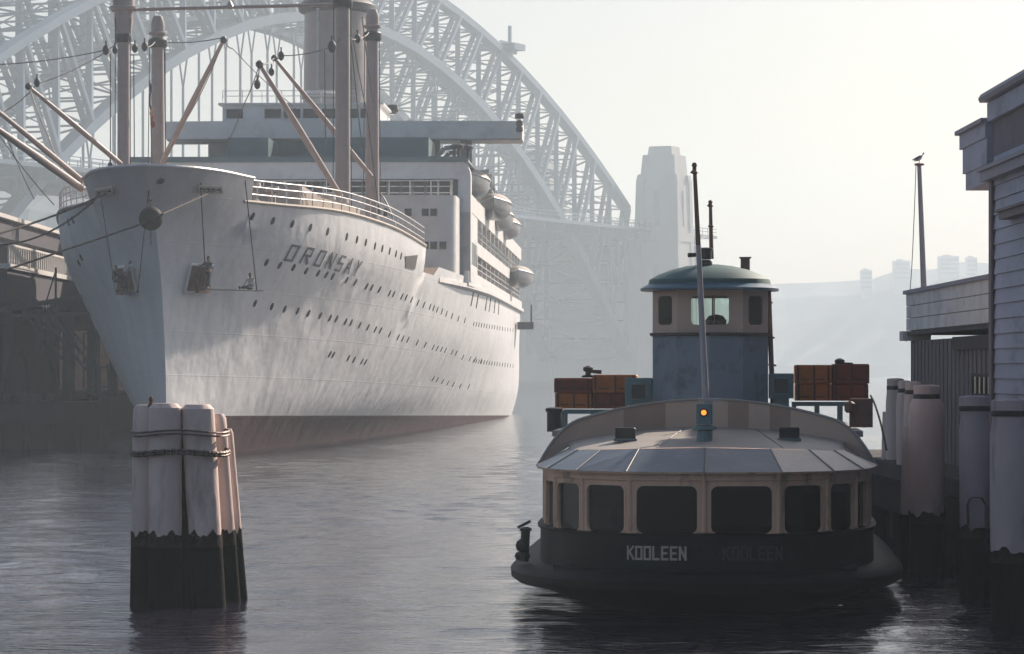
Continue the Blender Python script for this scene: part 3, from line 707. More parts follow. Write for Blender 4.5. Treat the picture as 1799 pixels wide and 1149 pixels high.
for x, y, r in ((660, 190, .4), (690, 200, .5), (672, 200, .3)):
    c = at(x, y, 268); m = MB(); m.lathe((c.x, 268, 24.9), [(r * .5, 0), (r * .5, c.z - 24.9), (r, c.z - 24.6), (r * .8, c.z - 24.2)], 10); m.build('ventilator', 'dark_steel', ship)
# funnel
fc = at(592, 600, 300); m = MB()
m.lathe((fc.x, 300, 19.6), [(3.05, 0), (2.95, 8), (2.85, 16.2)], 32, sx=1, sy=1.5); fun = m.build('funnel', 'buff_paint', ship, smooth=True)
m = MB(); m.lathe((fc.x, 300, 35.8), [(2.86, 0), (3.35, .25), (3.42, .7), (3.0, 1.1), (2.4, 1.3), (2.3, 2.4)], 32, sy=1.5); m.build('cowl', 'dark_steel', fun, smooth=True)
for dx in (-1.4, .2): m = MB(); m.tube((fc.x + dx, 295.2, 25), (fc.x + dx, 295.4, 35.9), .16, .16, 6); m.build('steam_pipe', 'silver_paint', fun)
# lifeboats: top-level things hung from davits
def lifeboat(s, t, z, sg, lab):
    root = thing('lifeboat', P(s, sg * t, z), lab, 'lifeboat', 'lifeboats slung along the liner')
    m = MB(); rr = []
    for i in range(15):
        u = -1 + 2 * i / 14; w_ = 1.25 * (1 - abs(u)**2.6) + .03; k = 1.0 * (1 - .35 * u**4)
        rr.append([P(s + u * 4.6, sg * t + w_ * math.sin(a), z + .35 * u * u - k * 1.3 * max(0, math.cos(a))**.7) for a in [(-90 + 180 * j / 10) * math.pi / 180 for j in range(11)]])
    m.loft(rr, closed=False); m.build('hull', 'silver_paint', root, smooth=True)
    m = MB(); rr = []
    for i in range(15):
        u = -1 + 2 * i / 14; w_ = 1.27 * (1 - abs(u)**2.6) + .03
        rr.append([P(s + u * 4.6, sg * t + w_ * math.cos(a), z + .35 * u * u + .75 * (1 - u**4) * math.sin(a)) for a in [(180 * j / 8) * math.pi / 180 for j in range(9)]])
    m.loft(rr, closed=False); m.build('cover', 'canvas', root, smooth=True)
    m = MB()
    for i in range(14):
        u0_, u1_ = -1 + 2 * i / 14, -1 + 2 * (i + 1) / 14
        for q in (-1, 1): m.tube(P(s + u0_ * 4.6, sg * t + q * (1.29 * (1 - abs(u0_)**2.6) + .03), z + .35 * u0_**2), P(s + u1_ * 4.6, sg * t + q * (1.29 * (1 - abs(u1_)**2.6) + .03), z + .35 * u1_**2), .07, .07, 5)
    m.build('gunwale', 'white_paint', root)
def davit(s, t, z, sg):
    m = MB(); m.path([P(s, sg * (t - 3.2), 17.4), P(s, sg * (t - 3.0), z + 1.2), P(s, sg * (t - 2), z + 2.3), P(s, sg * (t - .4), z + 2.5)], .2, 6); m.tube(P(s, sg * (t - .3), z + 2.4), P(s, sg * (t - .2), z + .3), .06, .06, 5)
    m.build('davit', 'silver_paint', ship)
for i, (s, t, z, lab) in enumerate([(79, 12.5, 18.9, 'silver lifeboat nearest the bridge, at the head of the port row'), (97, 13.5, 18.0, 'silver lifeboat hanging outboard, second from the bridge on the port side'),
                             (116, 13.0, 17.9, 'lifeboat third from the bridge, mostly behind the second boat'), (135, 13.0, 17.9, 'lifeboat furthest aft along the port boat deck')]):
    lifeboat(s, t, z, 1, lab); davit(s - 3.2, t, z, 1); davit(s + 3.2, t, z, 1)
lifeboat(150, 13.7, 13.8, 1, 'small launch lowered beside the promenade near the stern')
m = MB(); c = P(158, 13.9, 8.6); m.box(c.x - .7, c.x + .9, c.y - 2, c.y + 2, c.z, c.z + .7); m.box(c.x + .6, c.x + .75, c.y - 1.5, c.y - 1.3, c.z + .7, c.z + 2.4); m.build('side_platform', 'dark_steel', ship)
for k, (s, t, z) in enumerate([(69.5, 11.9, 20), (71, 12.5, 20), (73, 11.4, 20.2)]):
    m = MB(); m.lathe(P(s, t, z), [(.12, 0), (.12, .7), (.35, .8), (.4, 1.0), (.1, 1.15)], 8); m.build('deck_fitting', 'dark_steel', ship)

# kingposts, crossbar, derricks
def post(px, py_b, py_t, D, w0, w1, kind):
    b, t = at(px, py_b, D), at(px, py_t, D); r0, r1 = w0 / 2 / FPX * D, w1 / 2 / FPX * D
    m = MB(); z0 = b.z - 3; H = t.z - z0
    if kind == 'tall': prof = [(r0, 0), (r0 * .98, H * .82), (r0 * .98, H * .83), (r0 * 1.5, H * .94), (r0 * 1.55, H)]
    else: prof = [(r0, 0), (r1, H)]
    m.lathe((b.x, D, z0), prof, 20); o = m.build('kingpost', 'buff_paint', ship, smooth=True)
    m = MB(); rt = prof[-1][0]; m.lathe((b.x, D, z0 + H), [(rt * 1.15, 0), (rt * 1.5, .05), (rt * 1.5, .2), (rt * 1.1, .25), (rt * 1.15, .8), (rt * .75, 1.25), (rt * .3, 1.3)], 16); m.build('cap', 'buff_paint', o, smooth=True)
    m = MB(); m.tube((b.x + r0 * 1.2, D - r0, z0 + 2), (b.x + r1 * 1.2, D - r0, z0 + H - .5), .03, .03, 5); m.tube((b.x - r0 * 1.2, D - r0, z0 + 2), (b.x - r1 * 1.2, D - r0, z0 + H - .5), .03, .03, 5); m.build('ladder_rail', 'dark_steel', o)
    m = MB(); zz = at(px, 75 if kind == 'tall' else py_t + 22, D).z; m.lathe((b.x, D, zz), [(r0 * 1.15, 0), (r0 * 1.3, .1), (r0 * 1.3, .5), (r0 * 1.1, .6)], 16); m.build('band', 'dark_steel', o, smooth=True)
    return o
post(217, 300, 18, 210, 22, 22, 'tall'); post(602, 350, -8, 210, 27, 25, 'plain')
post(277, 290, 62, 226, 26, 21, 'plain'); post(654, 330, 50, 226, 25, 21, 'plain')
m = MB(); a, b = at(196, 18, 210), at(592, 8, 210); m.tube(a, b, .11, .11, 8); m.lathe(at(404, 16, 210), [(.14, 0), (.3, .1), (.05, .5)], 8); m.build('crossbar', 'buff_paint', ship)
def boom(p, q, w_):
    r = w_ / 2 / FPX * p.y; d = (q - p); m = MB(); m.tube(p, p + d * .5, r * 1.1, r * 1.2, 10); m.tube(p + d * .5, q, r * 1.2, r * .7, 10); o = m.build('derrick_boom', 'buff_paint', ship, smooth=True)
    m = MB(); m.ball(q, r * 1.5, 8); m.build('head_fitting', 'dark_steel', o); return o
def block(p, r=.28):
    r *= .75
    m = MB(); m.ball(p, r, 10, (.75, .6, 1.15)); m.tube(p + Vector((0, 0, r)), p + Vector((0, 0, r * 2)), .05, .05, 5); m.build('pulley_block', 'dark_steel', ship, smooth=True)
boom(at(212, 288, 208), at(50, 152, 200), 8.5); boom(at(285, 285, 224), at(393, 70, 215), 8.5)
boom(at(598, 345, 208), at(456, 113, 198), 9.5); boom(at(652, 310, 224), at(482, 102, 216), 8)
boom(at(150, 322, 186), at(-20, 182, 176), 9); boom(at(145, 332, 185), at(-25, 212, 174), 12)
for x, y, D, r in ((186, 88, 208, .38), (237, 85, 208, .33), (254, 82, 212, .36), (202, 88, 208, .3), (65, 145, 202, .33), (583, 82, 208, .45), (628, 68, 212, .36), (452, 148, 200, .35), (477, 126, 214, .33), (494, 98, 214, .36), (194, 291, 206, .3), (665, 372, 225, .3)): block(at(x, y, D), r)
m = MB()
W_ = [((-10, 114, 204), (186, 88, 208)), ((8, 196, 200), (65, 148, 202)), ((65, 148, 202), (186, 92, 208)), ((186, 88, 208), (212, 66, 210)), ((237, 85, 208), (222, 66, 210)), ((254, 82, 212), (272, 74, 225)), ((286, 74, 222), (392, 66, 215)), ((393, 70, 215), (408, 85, 215)),
      ((494, 98, 214), (583, 82, 208)), ((482, 100, 216), (494, 98, 214)), ((456, 113, 198), (482, 102, 216)), ((583, 82, 208), (600, 60, 210)), ((628, 68, 212), (650, 55, 226)), ((628, 68, 212), (610, 62, 210)), ((456, 113, 198), (452, 148, 200)), ((482, 102, 216), (477, 126, 214)),
      ((194, 95, 207), (194, 290, 207)), ((52, 155, 200), (85, 240, 195)), ((85, 240, 195), (120, 320, 190)), ((456, 113, 198), (430, 180, 205)), ((430, 180, 205), (400, 250, 215)), ((393, 70, 215), (350, 170, 220)), ((350, 170, 220), (300, 250, 225)), ((235, 95, 209), (236, 280, 209)), ((290, 80, 225), (291, 285, 225)),
      ((620, 70, 212), (645, 200, 222)), ((645, 200, 222), (666, 370, 226)), ((570, 90, 214), (572, 255, 220)), ((408, 85, 215), (520, 190, 225)), ((0, 240, 190), (95, 360, 186)), ((10, 235, 190), (60, 350, 188)), ((616, 66, 211), (636, 260, 218)), ((636, 30, 210), (655, 180, 222))]
for (a, b, c), (d, e, g) in W_: MB().path(sag(at(a, b, c), at(d, e, g), .15, 4), .032, 4).build('rigging_wire', 'steel_wire', ship)
m = MB(); m.path(sag(at(640, 350, 228), at(695, 398, 226), -1.3, 10), .05, 5); m.build('hose', 'teal_paint', ship)
m = MB()
for x, y, D in ((402, 296, 186), (412, 300, 186)): c = at(x, y, D); m.lathe((c.x, D, 14.6), [(.12, 0), (.15, .3), (.3, .35), (.28, .6), (.1, .7)], 8)
m.build('fairlead_post', 'dark_steel', ship)
# draught marks and seams are in the hull material; pennant at the mast
fl = thing('signal_flag', at(266, 200, 224), 'limp red and yellow signal flag hanging beside the short kingpost', 'flag')
def drape(m, x, y0, y1, D, w_, ph):
    rr = []
    for i in range(9):
        y = y0 + (y1 - y0) * i / 8; c = at(x + 1.5 * math.sin(i * .9 + ph), y, D); rr.append([c + Vector((w_ * (-.5 + j / 6) * (.7 + .3 * math.sin(i + ph)), .12 * math.sin(j * 2 + i), 0)) for j in range(7)])
    m.loft(rr, closed=False); return m
drape(MB(), 264, 146, 192, 224, .16, 0).build('halyard_bundle', 'flag_blue', fl); drape(MB(), 266, 191, 205, 224, .22, 1).build('yellow_panel', 'flag_yellow', fl); drape(MB(), 268, 203, 224, 224, .28, 2).build('red_panel', 'flag_red', fl)
m = MB(); m.tube(at(263, 140, 224.3), at(267, 290, 224.3), .03, .03, 4); m.build('halyard', 'steel_wire', fl)

# anchor ball, mooring ropes
R0 = hit(368, 336)[0]; bc = at(265, 384, 168)
bl = thing('anchor_ball', bc, 'black anchor ball hung in front of the white bow', 'anchor ball')
m = MB(); m.ball(bc, .6, 20); m.build('ball', 'port_dark', bl, smooth=True)
m = MB(); m.tube(bc + Vector((0, 0, .6)), at(262, 349, 168), .04, .04, 6); m.tube(bc - Vector((0, 0, .6)), at(266, 430, 168), .03, .03, 6); m.tube(at(258, 352, 168), at(267, 352, 168), .06, .06, 6); m.build('shackle', 'dark_steel', bl)
def rope(p, q, drop, r, lab): m = MB(); m.path(sag(p, q, drop, 16), r, 6); return m.build('mooring_rope', 'rope', base=p, label=lab, cat='rope', group='mooring ropes of the liner')
def rope2(pts, r, lab): m = MB(); m.path(pts, r, 6); return m.build('mooring_rope', 'rope', base=pts[0], label=lab, cat='rope', group='mooring ropes of the liner')
rope2([hit(378, 335)[0], at(286, 376, 167.6), at(245, 395, 167.4), at(0, 478, 163)], .055, 'dark rope from the port fairlead passing behind the black ball')
rope(hit(190, 338, True)[0], at(-40, 420, 165), .2, .055, 'upper rope from the starboard fairlead to the quay')
rope(hit(178, 340, True)[0], at(-40, 428, 168), .9, .05, 'lower sagging rope from the starboard fairlead to the quay')

# ================================================================== PEOPLE (skin-grown bodies)
def skin_mesh(name, chains, m, parent, base):
    """chains: list of lists of (point, radius); the first point of a chain is welded to a point already present"""
    vs, es, rs = [], [], []
    def idx(p, r):
        for i, v in enumerate(vs):
            if (v - p).length < 1e-4: return i
        vs.append(Vector(p)); rs.append(r); return len(vs) - 1
    for ch in chains:
        prev = None
        for p, r in ch:
            i = idx(Vector(p), r)
            if prev is not None and prev != i: es.append((prev, i))
            prev = i
    me = bpy.data.meshes.new(name); me.from_pydata([tuple(v) for v in vs], es, []); o = bpy.data.objects.new(name, me); col.objects.link(o)
    sk = o.modifiers.new('s', 'SKIN'); sk.use_smooth_shade = True
    for i, r in enumerate(rs): me.skin_vertices[0].data[i].radius = (r, r)
    me.skin_vertices[0].data[0].use_root = True
    sub = o.modifiers.new('u', 'SUBSURF'); sub.levels = 1; sub.render_levels = 1
    dg = bpy.context.evaluated_depsgraph_get(); nm = bpy.data.meshes.new_from_object(o.evaluated_get(dg))
    bpy.data.objects.remove(o); nm.materials.clear(); nm.materials.append(MATS[m]); nm.polygons.foreach_set('use_smooth', [True] * len(nm.polygons))
    r = bpy.data.objects.new(name, nm); col.objects.link(r); ORG[r.name] = Vector(base)
    if parent: r.parent = parent
    return r
def person(base, face, pose, top, legs_m, label):
    """pose: joints in a local frame (x right, y forward, z up) relative to base; face = heading vector"""
    f = Vector(face).normalized(); rt = Vector((f.y, -f.x, 0))
    L = lambda p: rt * p[0] + f * p[1] + Vector((0, 0, p[2]))
    J = {k: L(v) for k, v in pose.items()}
    root = thing('person', base, label, 'person')
    ch = [[(J['pelvis'], .13), (J['waist'], .115), (J['chest'], .145), (J['neck'], .055), (J['head0'], .075), (J['head1'], .098), (J['head2'], .07)]]
    fw = (J['head1'] - J['neck']).normalized(); fdir = f
    ch.append([(J['head1'], .098), (J['head1'] + fdir * .085 - fw * .02, .022), (J['head1'] + fdir * .112 - fw * .035, .012)])      # nose
    for e in (-1, 1): ch.append([(J['head1'], .098), (J['head1'] + rt * e * .088, .022)])                                     # ears
    for sd_ in ('L', 'R'):
        ch.append([(J['chest'], .145), (J['sh' + sd_], .062), (J['el' + sd_], .042), (J['wr' + sd_], .028), (J['ha' + sd_], .034)])
        h, wv = J['ha' + sd_], J['wr' + sd_]; d = (h - wv).normalized(); s_ = d.cross(f + Vector((.01, 0, .3))).normalized(); c_ = d.cross(s_)
        for k in range(4):
            b = h + s_ * (k - 1.5) * .021; ln = (.066, .078, .074, .058)[k]
            ch.append([(h, .034), (b + d * .035, .0095), (b + d * (.035 + ln * .5) + c_ * .01, .009), (b + d * (.035 + ln * .9) + c_ * .032, .0075)])
        ch.append([(h, .034), (h - s_ * .038 + d * .005, .011), (h - s_ * .058 + d * .035 + c_ * .012, .009)])
        ch.append([(J['pelvis'], .13), (J['hi' + sd_], .088), (J['kn' + sd_], .058), (J['an' + sd_], .038), (J['an' + sd_] + Vector((0, 0, -.05)), .04), (J['to' + sd_], .032)])
    skin_mesh('body', ch, 'skin', root, base)
    ch = [[(J['pelvis'], .145), (J['waist'], .135), (J['chest'], .165), (J['chest'].lerp(J['neck'], .55), .10)]]
    for sd_ in ('L', 'R'): ch.append([(J['chest'], .165), (J['sh' + sd_], .078), (J['el' + sd_], .056), (J['el' + sd_].lerp(J['wr' + sd_], .85), .042)])
    skin_mesh('shirt', ch, top, root, base)
    ch = [[(J['waist'].lerp(J['pelvis'], .7), .142), (J['pelvis'], .148)]]
    for sd_ in ('L', 'R'): ch.append([(J['pelvis'], .148), (J['hi' + sd_], .105), (J['kn' + sd_], .078), (J['kn' + sd_].lerp(J['an' + sd_], .93), .065)])
    skin_mesh('trousers', ch, legs_m, root, base)
    for sd_ in ('L', 'R'): skin_mesh('shoe', [[(J['an' + sd_] + Vector((0, 0, -.045)), .052), (J['an' + sd_].lerp(J['to' + sd_], .5) + Vector((0, 0, -.03)), .05), (J['to' + sd_], .042)]], 'black_paint', root, base)
    skin_mesh('hair', [[(J['head1'] - f * .035 - fw * .03, .085), (J['head1'] - f * .02 + fw * .045, .1), (J['head1'] + f * .03 + fw * .07, .07)]], 'hair', root, base)
    for e in (-1, 1):
        m = MB(); m.ball(base + J['head1'] + fdir * .088 + rt * e * .034 + fw * .01, .012, 6); m.build('eye', 'black_paint', root)
    return root
STAND = dict(pelvis=(0, 0, .93), waist=(0, .01, 1.08), chest=(0, .0, 1.30), neck=(0, .02, 1.48), head0=(0, .03, 1.55), head1=(0, .04, 1.63), head2=(0, .03, 1.70),
             shL=(-.19, 0, 1.40), elL=(-.27, .02, 1.13), wrL=(-.25, .12, .90), haL=(-.25, .14, .83), shR=(.19, 0, 1.40), elR=(.27, .02, 1.13), wrR=(.25, .12, .90), haR=(.25, .14, .83),
             hiL=(-.09, 0, .86), knL=(-.11, .03, .48), anL=(-.12, 0, .10), toL=(-.14, .16, .045), hiR=(.09, 0, .86), knR=(.11, .03, .48), anR=(.12, 0, .10), toR=(.14, .16, .045))
SIT = dict(pelvis=(0, 0, .13), waist=(0, -.03, .28), chest=(0, .0, .50), neck=(0, .05, .68), head0=(0, .07, .75), head1=(0, .09, .83), head2=(0, .08, .90),
           shL=(-.19, .01, .60), elL=(-.25, .18, .40), wrL=(-.15, .38, .30), haL=(-.14, .45, .28), shR=(.19, .01, .60), elR=(.25, .18, .40), wrR=(.15, .38, .30), haR=(.14, .45, .28),
           hiL=(-.09, .05, .12), knL=(-.12, .45, .14), anL=(-.12, .85, .09), toL=(-.13, .93, .2), hiR=(.09, .05, .12), knR=(.12, .45, .17), anR=(.12, .85, .09), toR=(.13, .93, .2))
# stage hung off the port bow
pA, pB = at(350, 507, 183.0), at(456, 511, 185.5)
hA = hit(360, 512)[0]; hB = hit(448, 512)[0]
dA = min(hit(x, y)[0].y for x in (352, 362, 372) for y in (452, 480, 510)) - .45; dB = min(hit(x, y)[0].y for x in (430, 445, 455) for y in (480, 510)) - .45
pA, pB = at(356, 508, dA), at(458, 511, dB)
ax = (pB - pA).normalized(); nx = Vector((ax.y, -ax.x, 0))
m = MB(); m.bar(pA, pB, .42, .06); stg = m.build('work_stage', 'dark_steel', base=pA, label='narrow plank stage slung on ropes against the port bow', cat='plank')
m = MB()
for p, px in ((pA.lerp(pB, .06), 352), (pA.lerp(pB, .93), 430)):
    q = hit(px, 318)[0] + Vector((0, -.15, .3)); m.path([p, q], .03, 4)
m.build('sling_rope', 'rope', stg)
TL = ax * -1
man = dict(STAND); man.update(elL=(-.32, .30, 1.36), wrL=(-.30, .55, 1.40), haL=(-.30, .62, 1.41), knR=(.12, .08, .48), anR=(.16, -.12, .10), toR=(.16, .04, .045), elR=(.25, .28, 1.22), wrR=(.2, .5, 1.25), haR=(.2, .57, 1.26), anL=(-.12, .2, .10), toL=(-.13, .36, .045), knL=(-.11, .16, .49))
person(pA.lerp(pB, .10) + Vector((0, 0, .03)), TL, man, 'cloth_green', 'cloth_navy', 'man in dark overalls standing on the plank stage, arms reaching to the port anchor')
person(pA.lerp(pB, .83) + Vector((0, 0, .03)), TL, SIT, 'cloth_white', 'cloth_navy', 'person in pale shirt sitting legs outstretched at the far end of the plank stage')
# two men at the starboard anchor
yc = min(hit(x, y, True)[0].y for x in (205, 220, 240) for y in (460, 485, 512)) - .45; q = at(203, 513, yc); q2 = at(242, 513, yc - .1)
m = MB(); m.bar(q, q2, .42, .06); st2 = m.build('work_stage', 'dark_steel', base=q, label='short plank stage under the starboard anchor with two men on it', cat='plank')
m = MB()
for p, px in ((q, 176), (q2, 262)): m.path([p, hit(px, 335, True)[0] + Vector((0, -.15, 0))], .025, 4)
m.build('sling_rope', 'rope', st2)
bend = dict(STAND); bend.update(chest=(0, .12, 1.27), neck=(0, .22, 1.42), head0=(0, .26, 1.47), head1=(0, .31, 1.53), head2=(0, .33, 1.60), shL=(-.19, .14, 1.36), shR=(.19, .14, 1.36), elL=(-.24, .30, 1.12), wrL=(-.14, .48, 1.15), haL=(-.12, .55, 1.16), elR=(.24, .30, 1.12), wrR=(.16, .48, 1.10), haR=(.14, .55, 1.10))
person(q.lerp(q2, .42) + Vector((0, 0, .03)), Vector((.9, .5, 0)), bend, 'cloth_white', 'cloth_navy', 'man in white shirt and dark trousers working at the starboard anchor')
crouch = dict(SIT); crouch.update({k: (v[0], v[1], v[2] + .45) for k, v in SIT.items() if k not in ('knL', 'anL', 'toL', 'knR', 'anR', 'toR')}); crouch.update(knL=(-.14, .42, .58), anL=(-.14, .40, .12), toL=(-.14, .55, .05), knR=(.14, .42, .58), anR=(.14, .40, .12), toR=(.14, .55, .05))
person(q.lerp(q2, -.05) + Vector((0, 0, .03)), Vector((.9, .3, 0)), crouch, 'cloth_navy', 'cloth_navy', 'man in dark clothes crouching left of the white-shirted man at the starboard anchor')

# ================================================================== PASSENGER TERMINAL AND QUAY
qx = -29.8
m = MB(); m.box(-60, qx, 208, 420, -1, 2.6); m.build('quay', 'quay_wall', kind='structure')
def xs_(px, D): return (px - 899.5) / FPX * D
jt = thing('jetty', (-30, 202, 0), 'dark timber jetty under the liner bow at the end of the quay', 'jetty')
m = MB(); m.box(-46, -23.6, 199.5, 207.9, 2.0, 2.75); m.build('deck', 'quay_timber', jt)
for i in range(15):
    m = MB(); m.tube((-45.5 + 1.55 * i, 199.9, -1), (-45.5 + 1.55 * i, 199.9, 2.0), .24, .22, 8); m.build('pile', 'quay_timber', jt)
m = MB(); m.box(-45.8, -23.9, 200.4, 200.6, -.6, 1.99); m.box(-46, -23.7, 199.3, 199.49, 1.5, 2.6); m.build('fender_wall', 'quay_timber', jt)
tm = thing('passenger_terminal', (-34, 240, 2.6), 'dark passenger terminal with white balustrade and flat roof on the left', 'building')
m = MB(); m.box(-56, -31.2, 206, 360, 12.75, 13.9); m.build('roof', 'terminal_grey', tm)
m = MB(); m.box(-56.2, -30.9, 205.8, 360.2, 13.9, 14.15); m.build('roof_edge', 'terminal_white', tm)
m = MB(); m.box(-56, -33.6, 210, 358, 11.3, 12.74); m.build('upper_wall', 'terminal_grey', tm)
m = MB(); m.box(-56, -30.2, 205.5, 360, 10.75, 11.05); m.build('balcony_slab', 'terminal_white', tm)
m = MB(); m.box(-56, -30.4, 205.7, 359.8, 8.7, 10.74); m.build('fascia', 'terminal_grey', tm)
m = MB(); m.box(-30.42, -30.3, 205.6, 359, 12.15, 12.28); m.box(-56, -30.3, 205.45, 205.59, 12.15, 12.28); m.build('handrail', 'terminal_white', tm)
m = MB()
for i in range(150): m.box(-30.42, -30.32, 206 + i * 1.0, 206.22 + i * 1.0, 11.06, 12.14)
for i in range(24): m.box(-56 + i * 1.08, -55.8 + i * 1.08, 205.46, 205.58, 11.06, 12.14)
m.build('balustrade', 'terminal_white', tm, kind='stuff')
for i in range(10):
    m = MB(); m.box(-31.6, -31.0, 212 + i * 14, 212.6 + i * 14, 2.6, 8.69); m.build('column', 'dark_steel', tm)
MB().box(-56, -42, 214, 216, 2.6, 8.6).build('inner_wall', 'quay_wall', tm); MB().box(-55, -40, 300, 302, 2.6, 8.6).build('inner_wall', 'quay_wall', tm)
m = MB()
for y in (222, 240, 262, 290):
    m.box(-44, -43.8, y, y + 9, 3.6, 7.6)
m.build('doorway', 'dark_glass', tm)
# gantry with diagonal gangways
gt = thing('gangway_gantry', (-33, 204, 2.75), 'dark steel gangway gantry with sloping trusses beside the liner bow', 'gantry')
def G(px, py, D=204): return at(px, py, D)
m = MB()
for px in (20, 70, 128, 172): m.bar(G(px, 690), G(px, 545), .22, .22)
m.bar(G(0, 545), G(150, 520), .3, .3); m.bar(G(10, 556), G(165, 552), .2, .25); m.build('frame', 'dark_steel', gt)
for a, b in (((38, 546), (130, 655)), ((60, 540), (152, 650)), ((84, 545), (160, 640))):
    m = MB(); m.bar(G(*a), G(*b), .5, .14); m.bar(G(a[0] + 3, a[1] - 14), G(b[0] + 3, b[1] - 14), .1, .1)
    for k in range(7):
        u = k / 6; p = G(*a).lerp(G(*b), u); m.bar(p, p + Vector((0, 0, .5)), .06, .06)
    m.build('gangway', 'dark_steel', gt)
m = MB(); m.bar(G(147, 585), G(147, 690), .1, .1); m.bar(G(166, 585), G(166, 690), .1, .1); m.bar(G(147, 586), G(166, 584), .1, .1); m.bar(G(147, 636), G(166, 636), .1, .1); m.build('booth_frame', 'terminal_grey', gt)
m = MB(); m.bar(G(98, 470), G(98, 560), .12, .12); m.bar(G(60, 600), G(98, 475), .08, .08); m.build('hoist_post', 'dark_steel', gt)
for px, lab in ((30, 'dark covered luggage trolley at the left picture edge'), (74, 'dark luggage trolley beside the gantry legs')):
    t = thing('luggage_trolley', (xs_(px, 203), 203, 2.75), lab, 'trolley', 'luggage trolleys on the jetty'); x = xs_(px, 203)
    m = MB(); m.loft([[(x - .75 + i, 202.4, z), (x + .75 - i, 202.4, z), (x + .75 - i, 204, z), (x - .75 + i, 204, z)] for z, i in ((3.2, 0), (4.6, .12), (5.5, .4), (5.7, .6))]); m.build('load', 'quay_timber', t)
    for s_ in (-.5, .5): m = MB(); m.lathe((x + s_, 202.3, 3.02), [(.26, 0), (.26, .14)], 12, axis=(0, 1, 0)); m.build('wheel', 'black_paint', t)
t = thing('timber_stand', (xs_(180, 203), 203, 2.75), 'small timber stand with rails at the jetty end beside the liner bow', 'stand'); x = xs_(176, 203)
m = MB()
for dx in (-.6, .0, .55): m.bar((x + dx, 203, 2.75), (x + dx * .8, 203, 5.0), .12, .12)
m.bar((x - .6, 203, 3.6), (x + .6, 203, 3.6), .1, .12); m.bar((x - .5, 203, 4.8), (x + .5, 203, 4.8), .1, .12); m.build('frame', 'dark_steel', t)
m = MB(); m.box(x - .7, x + .7, 202.6, 203.4, 3.0, 3.2); m.build('shelf', 'quay_timber', t)
t = thing('brick_store', (-50, 380, 2.6), 'sunlit brick store glimpsed behind the dark terminal', 'building')
m = MB(); m.box(-74, -34, 375, 395, 2.6, 11.5); m.build('wall', 'brick', t)
m = MB(); m.box(-74.5, -33.5, 374.5, 395.5, 11.5, 12.0); m.build('roof', 'terminal_grey', t)

# ================================================================== PILE DOLPHIN (left)
DD = 68.4
dl = thing('mooring_dolphin', at(328, 1060, DD), 'cluster of white topped timber piles with black feet standing in open water', 'dolphin')
def pile(parent, bx, by, tx, ty, ztop_, r, zp=1.32, white='pile_white', lab=None):
    b = Vector((bx, by, -1.5)); t = Vector((tx, ty, ztop_)); k = (zp + 1.5) / (ztop_ + 1.5); md = b.lerp(t, k)
    def prof(p, q, rr, n=7, cap=False, seed=0):
        r_ = random.Random(int(bx * 100 + by * 37) + seed); m = MB(); rings = []
        for i in range(n + 1):
            c = p.lerp(q, i / n); rings.append([c + Vector((math.cos(a) * rr * (1 + (r_.random() - .5) * .03), math.sin(a) * rr * (1 + (r_.random() - .5) * .03), 0)) for a in [2 * math.pi * j / 16 for j in range(16)]])
        if cap: rings.append([q + (v - q) * .72 + Vector((0, 0, .09)) for v in rings[-1]])
        m.loft(rings); return m
    inner = gap_shade_pile(bx)
    o = prof(md, t, r, cap=True).build('pile_head', 'pile_tar' if inner else white, parent, smooth=True, label=lab)  # inner pile blackened to the top, its colour standing for shade in the gap
    f_ = prof(b, md, r * 1.012, seed=3); rj = random.Random(int(bx * 91))
    ph = rj.uniform(0, 6)
    for j_, v in enumerate(f_.v[-16:]): v.z += .04 + .04 * math.sin(j_ * .8 + ph) + .025 * math.sin(j_ * 2.2 + ph)
    f_.build('pile_foot', 'pile_tar', parent, smooth=True)
    if not inner:
        m = MB(); ph2 = rj.uniform(0, 6)
        for sgn_ in (0, 1): pass
        rr_w = []
        for lv in (0, 1):
            c_ = b.lerp(t, (zp + (.06 if lv else -.16) + 1.5) / (ztop_ + 1.5)); rr_w.append([c_ + Vector((math.cos(a) * r * 1.022, math.sin(a) * r * 1.022, lv * (.05 + .06 * math.sin(5 * a + ph2) + .04 * math.sin(11 * a + ph2)))) for a in [2 * math.pi * j / 32 for j in range(32)]])
        m.loft(rr_w, True, False); m.build('weed_band', 'tide_weed', parent, smooth=True)
    return o
def gap_shade_pile(bx): return abs(bx - (338 - 899.5) / FPX * DD) < .01
def dpx(px): return (px - 899.5) / FPX * DD
for bpx, tpx, ty_, rpx, dy in ((250, 257, 719, 22, -.1), (296, 294, 716, 29, -.35), (380, 350, 718, 29, -.3), (413, 378, 735, 17, .25), (425, 392, 762, 12, .7), (238, 246, 762, 13, .6), (338, 322, 730, 26, .35), (300, 305, 726, 24, .75)):
    pile(dl, dpx(bpx), DD + dy * 1.9, dpx(tpx), DD + dy * 1.2, zpx(ty_, DD), rpx / FPX * DD)
for z, rr in ((zpx(757, DD), .022), (zpx(763, DD), .022), (zpx(792, DD), .04), (zpx(797, DD), .035)):
    m = MB(); c = Vector((dpx(318), DD, z)); pts = [c + Vector((math.cos(a) * .97, math.sin(a) * .80 - .14, .03 * math.sin(3 * a))) for a in [2 * math.pi * i / 28 for i in range(29)]]
    if rr > .03:
        for i, (p, q) in enumerate(zip(pts, pts[1:])):
            for k in (0, .5): a_ = p.lerp(q, k); b_ = p.lerp(q, k + .42); m.tube(a_, b_, rr * (1 if k else .8), rr * (1 if k else .8), 6)
    else: m.path(pts, rr, 6)
    m.build('chain' if rr > .03 else 'wire_lashing', 'chain', dl)
m = MB(); m.lathe((dpx(268), DD - .3, zpx(717, DD)), [(.05, 0), (.07, .05), (.03, .12), (.05, .19), (.01, .24)], 8); m.build('cleat', 'rust', dl)

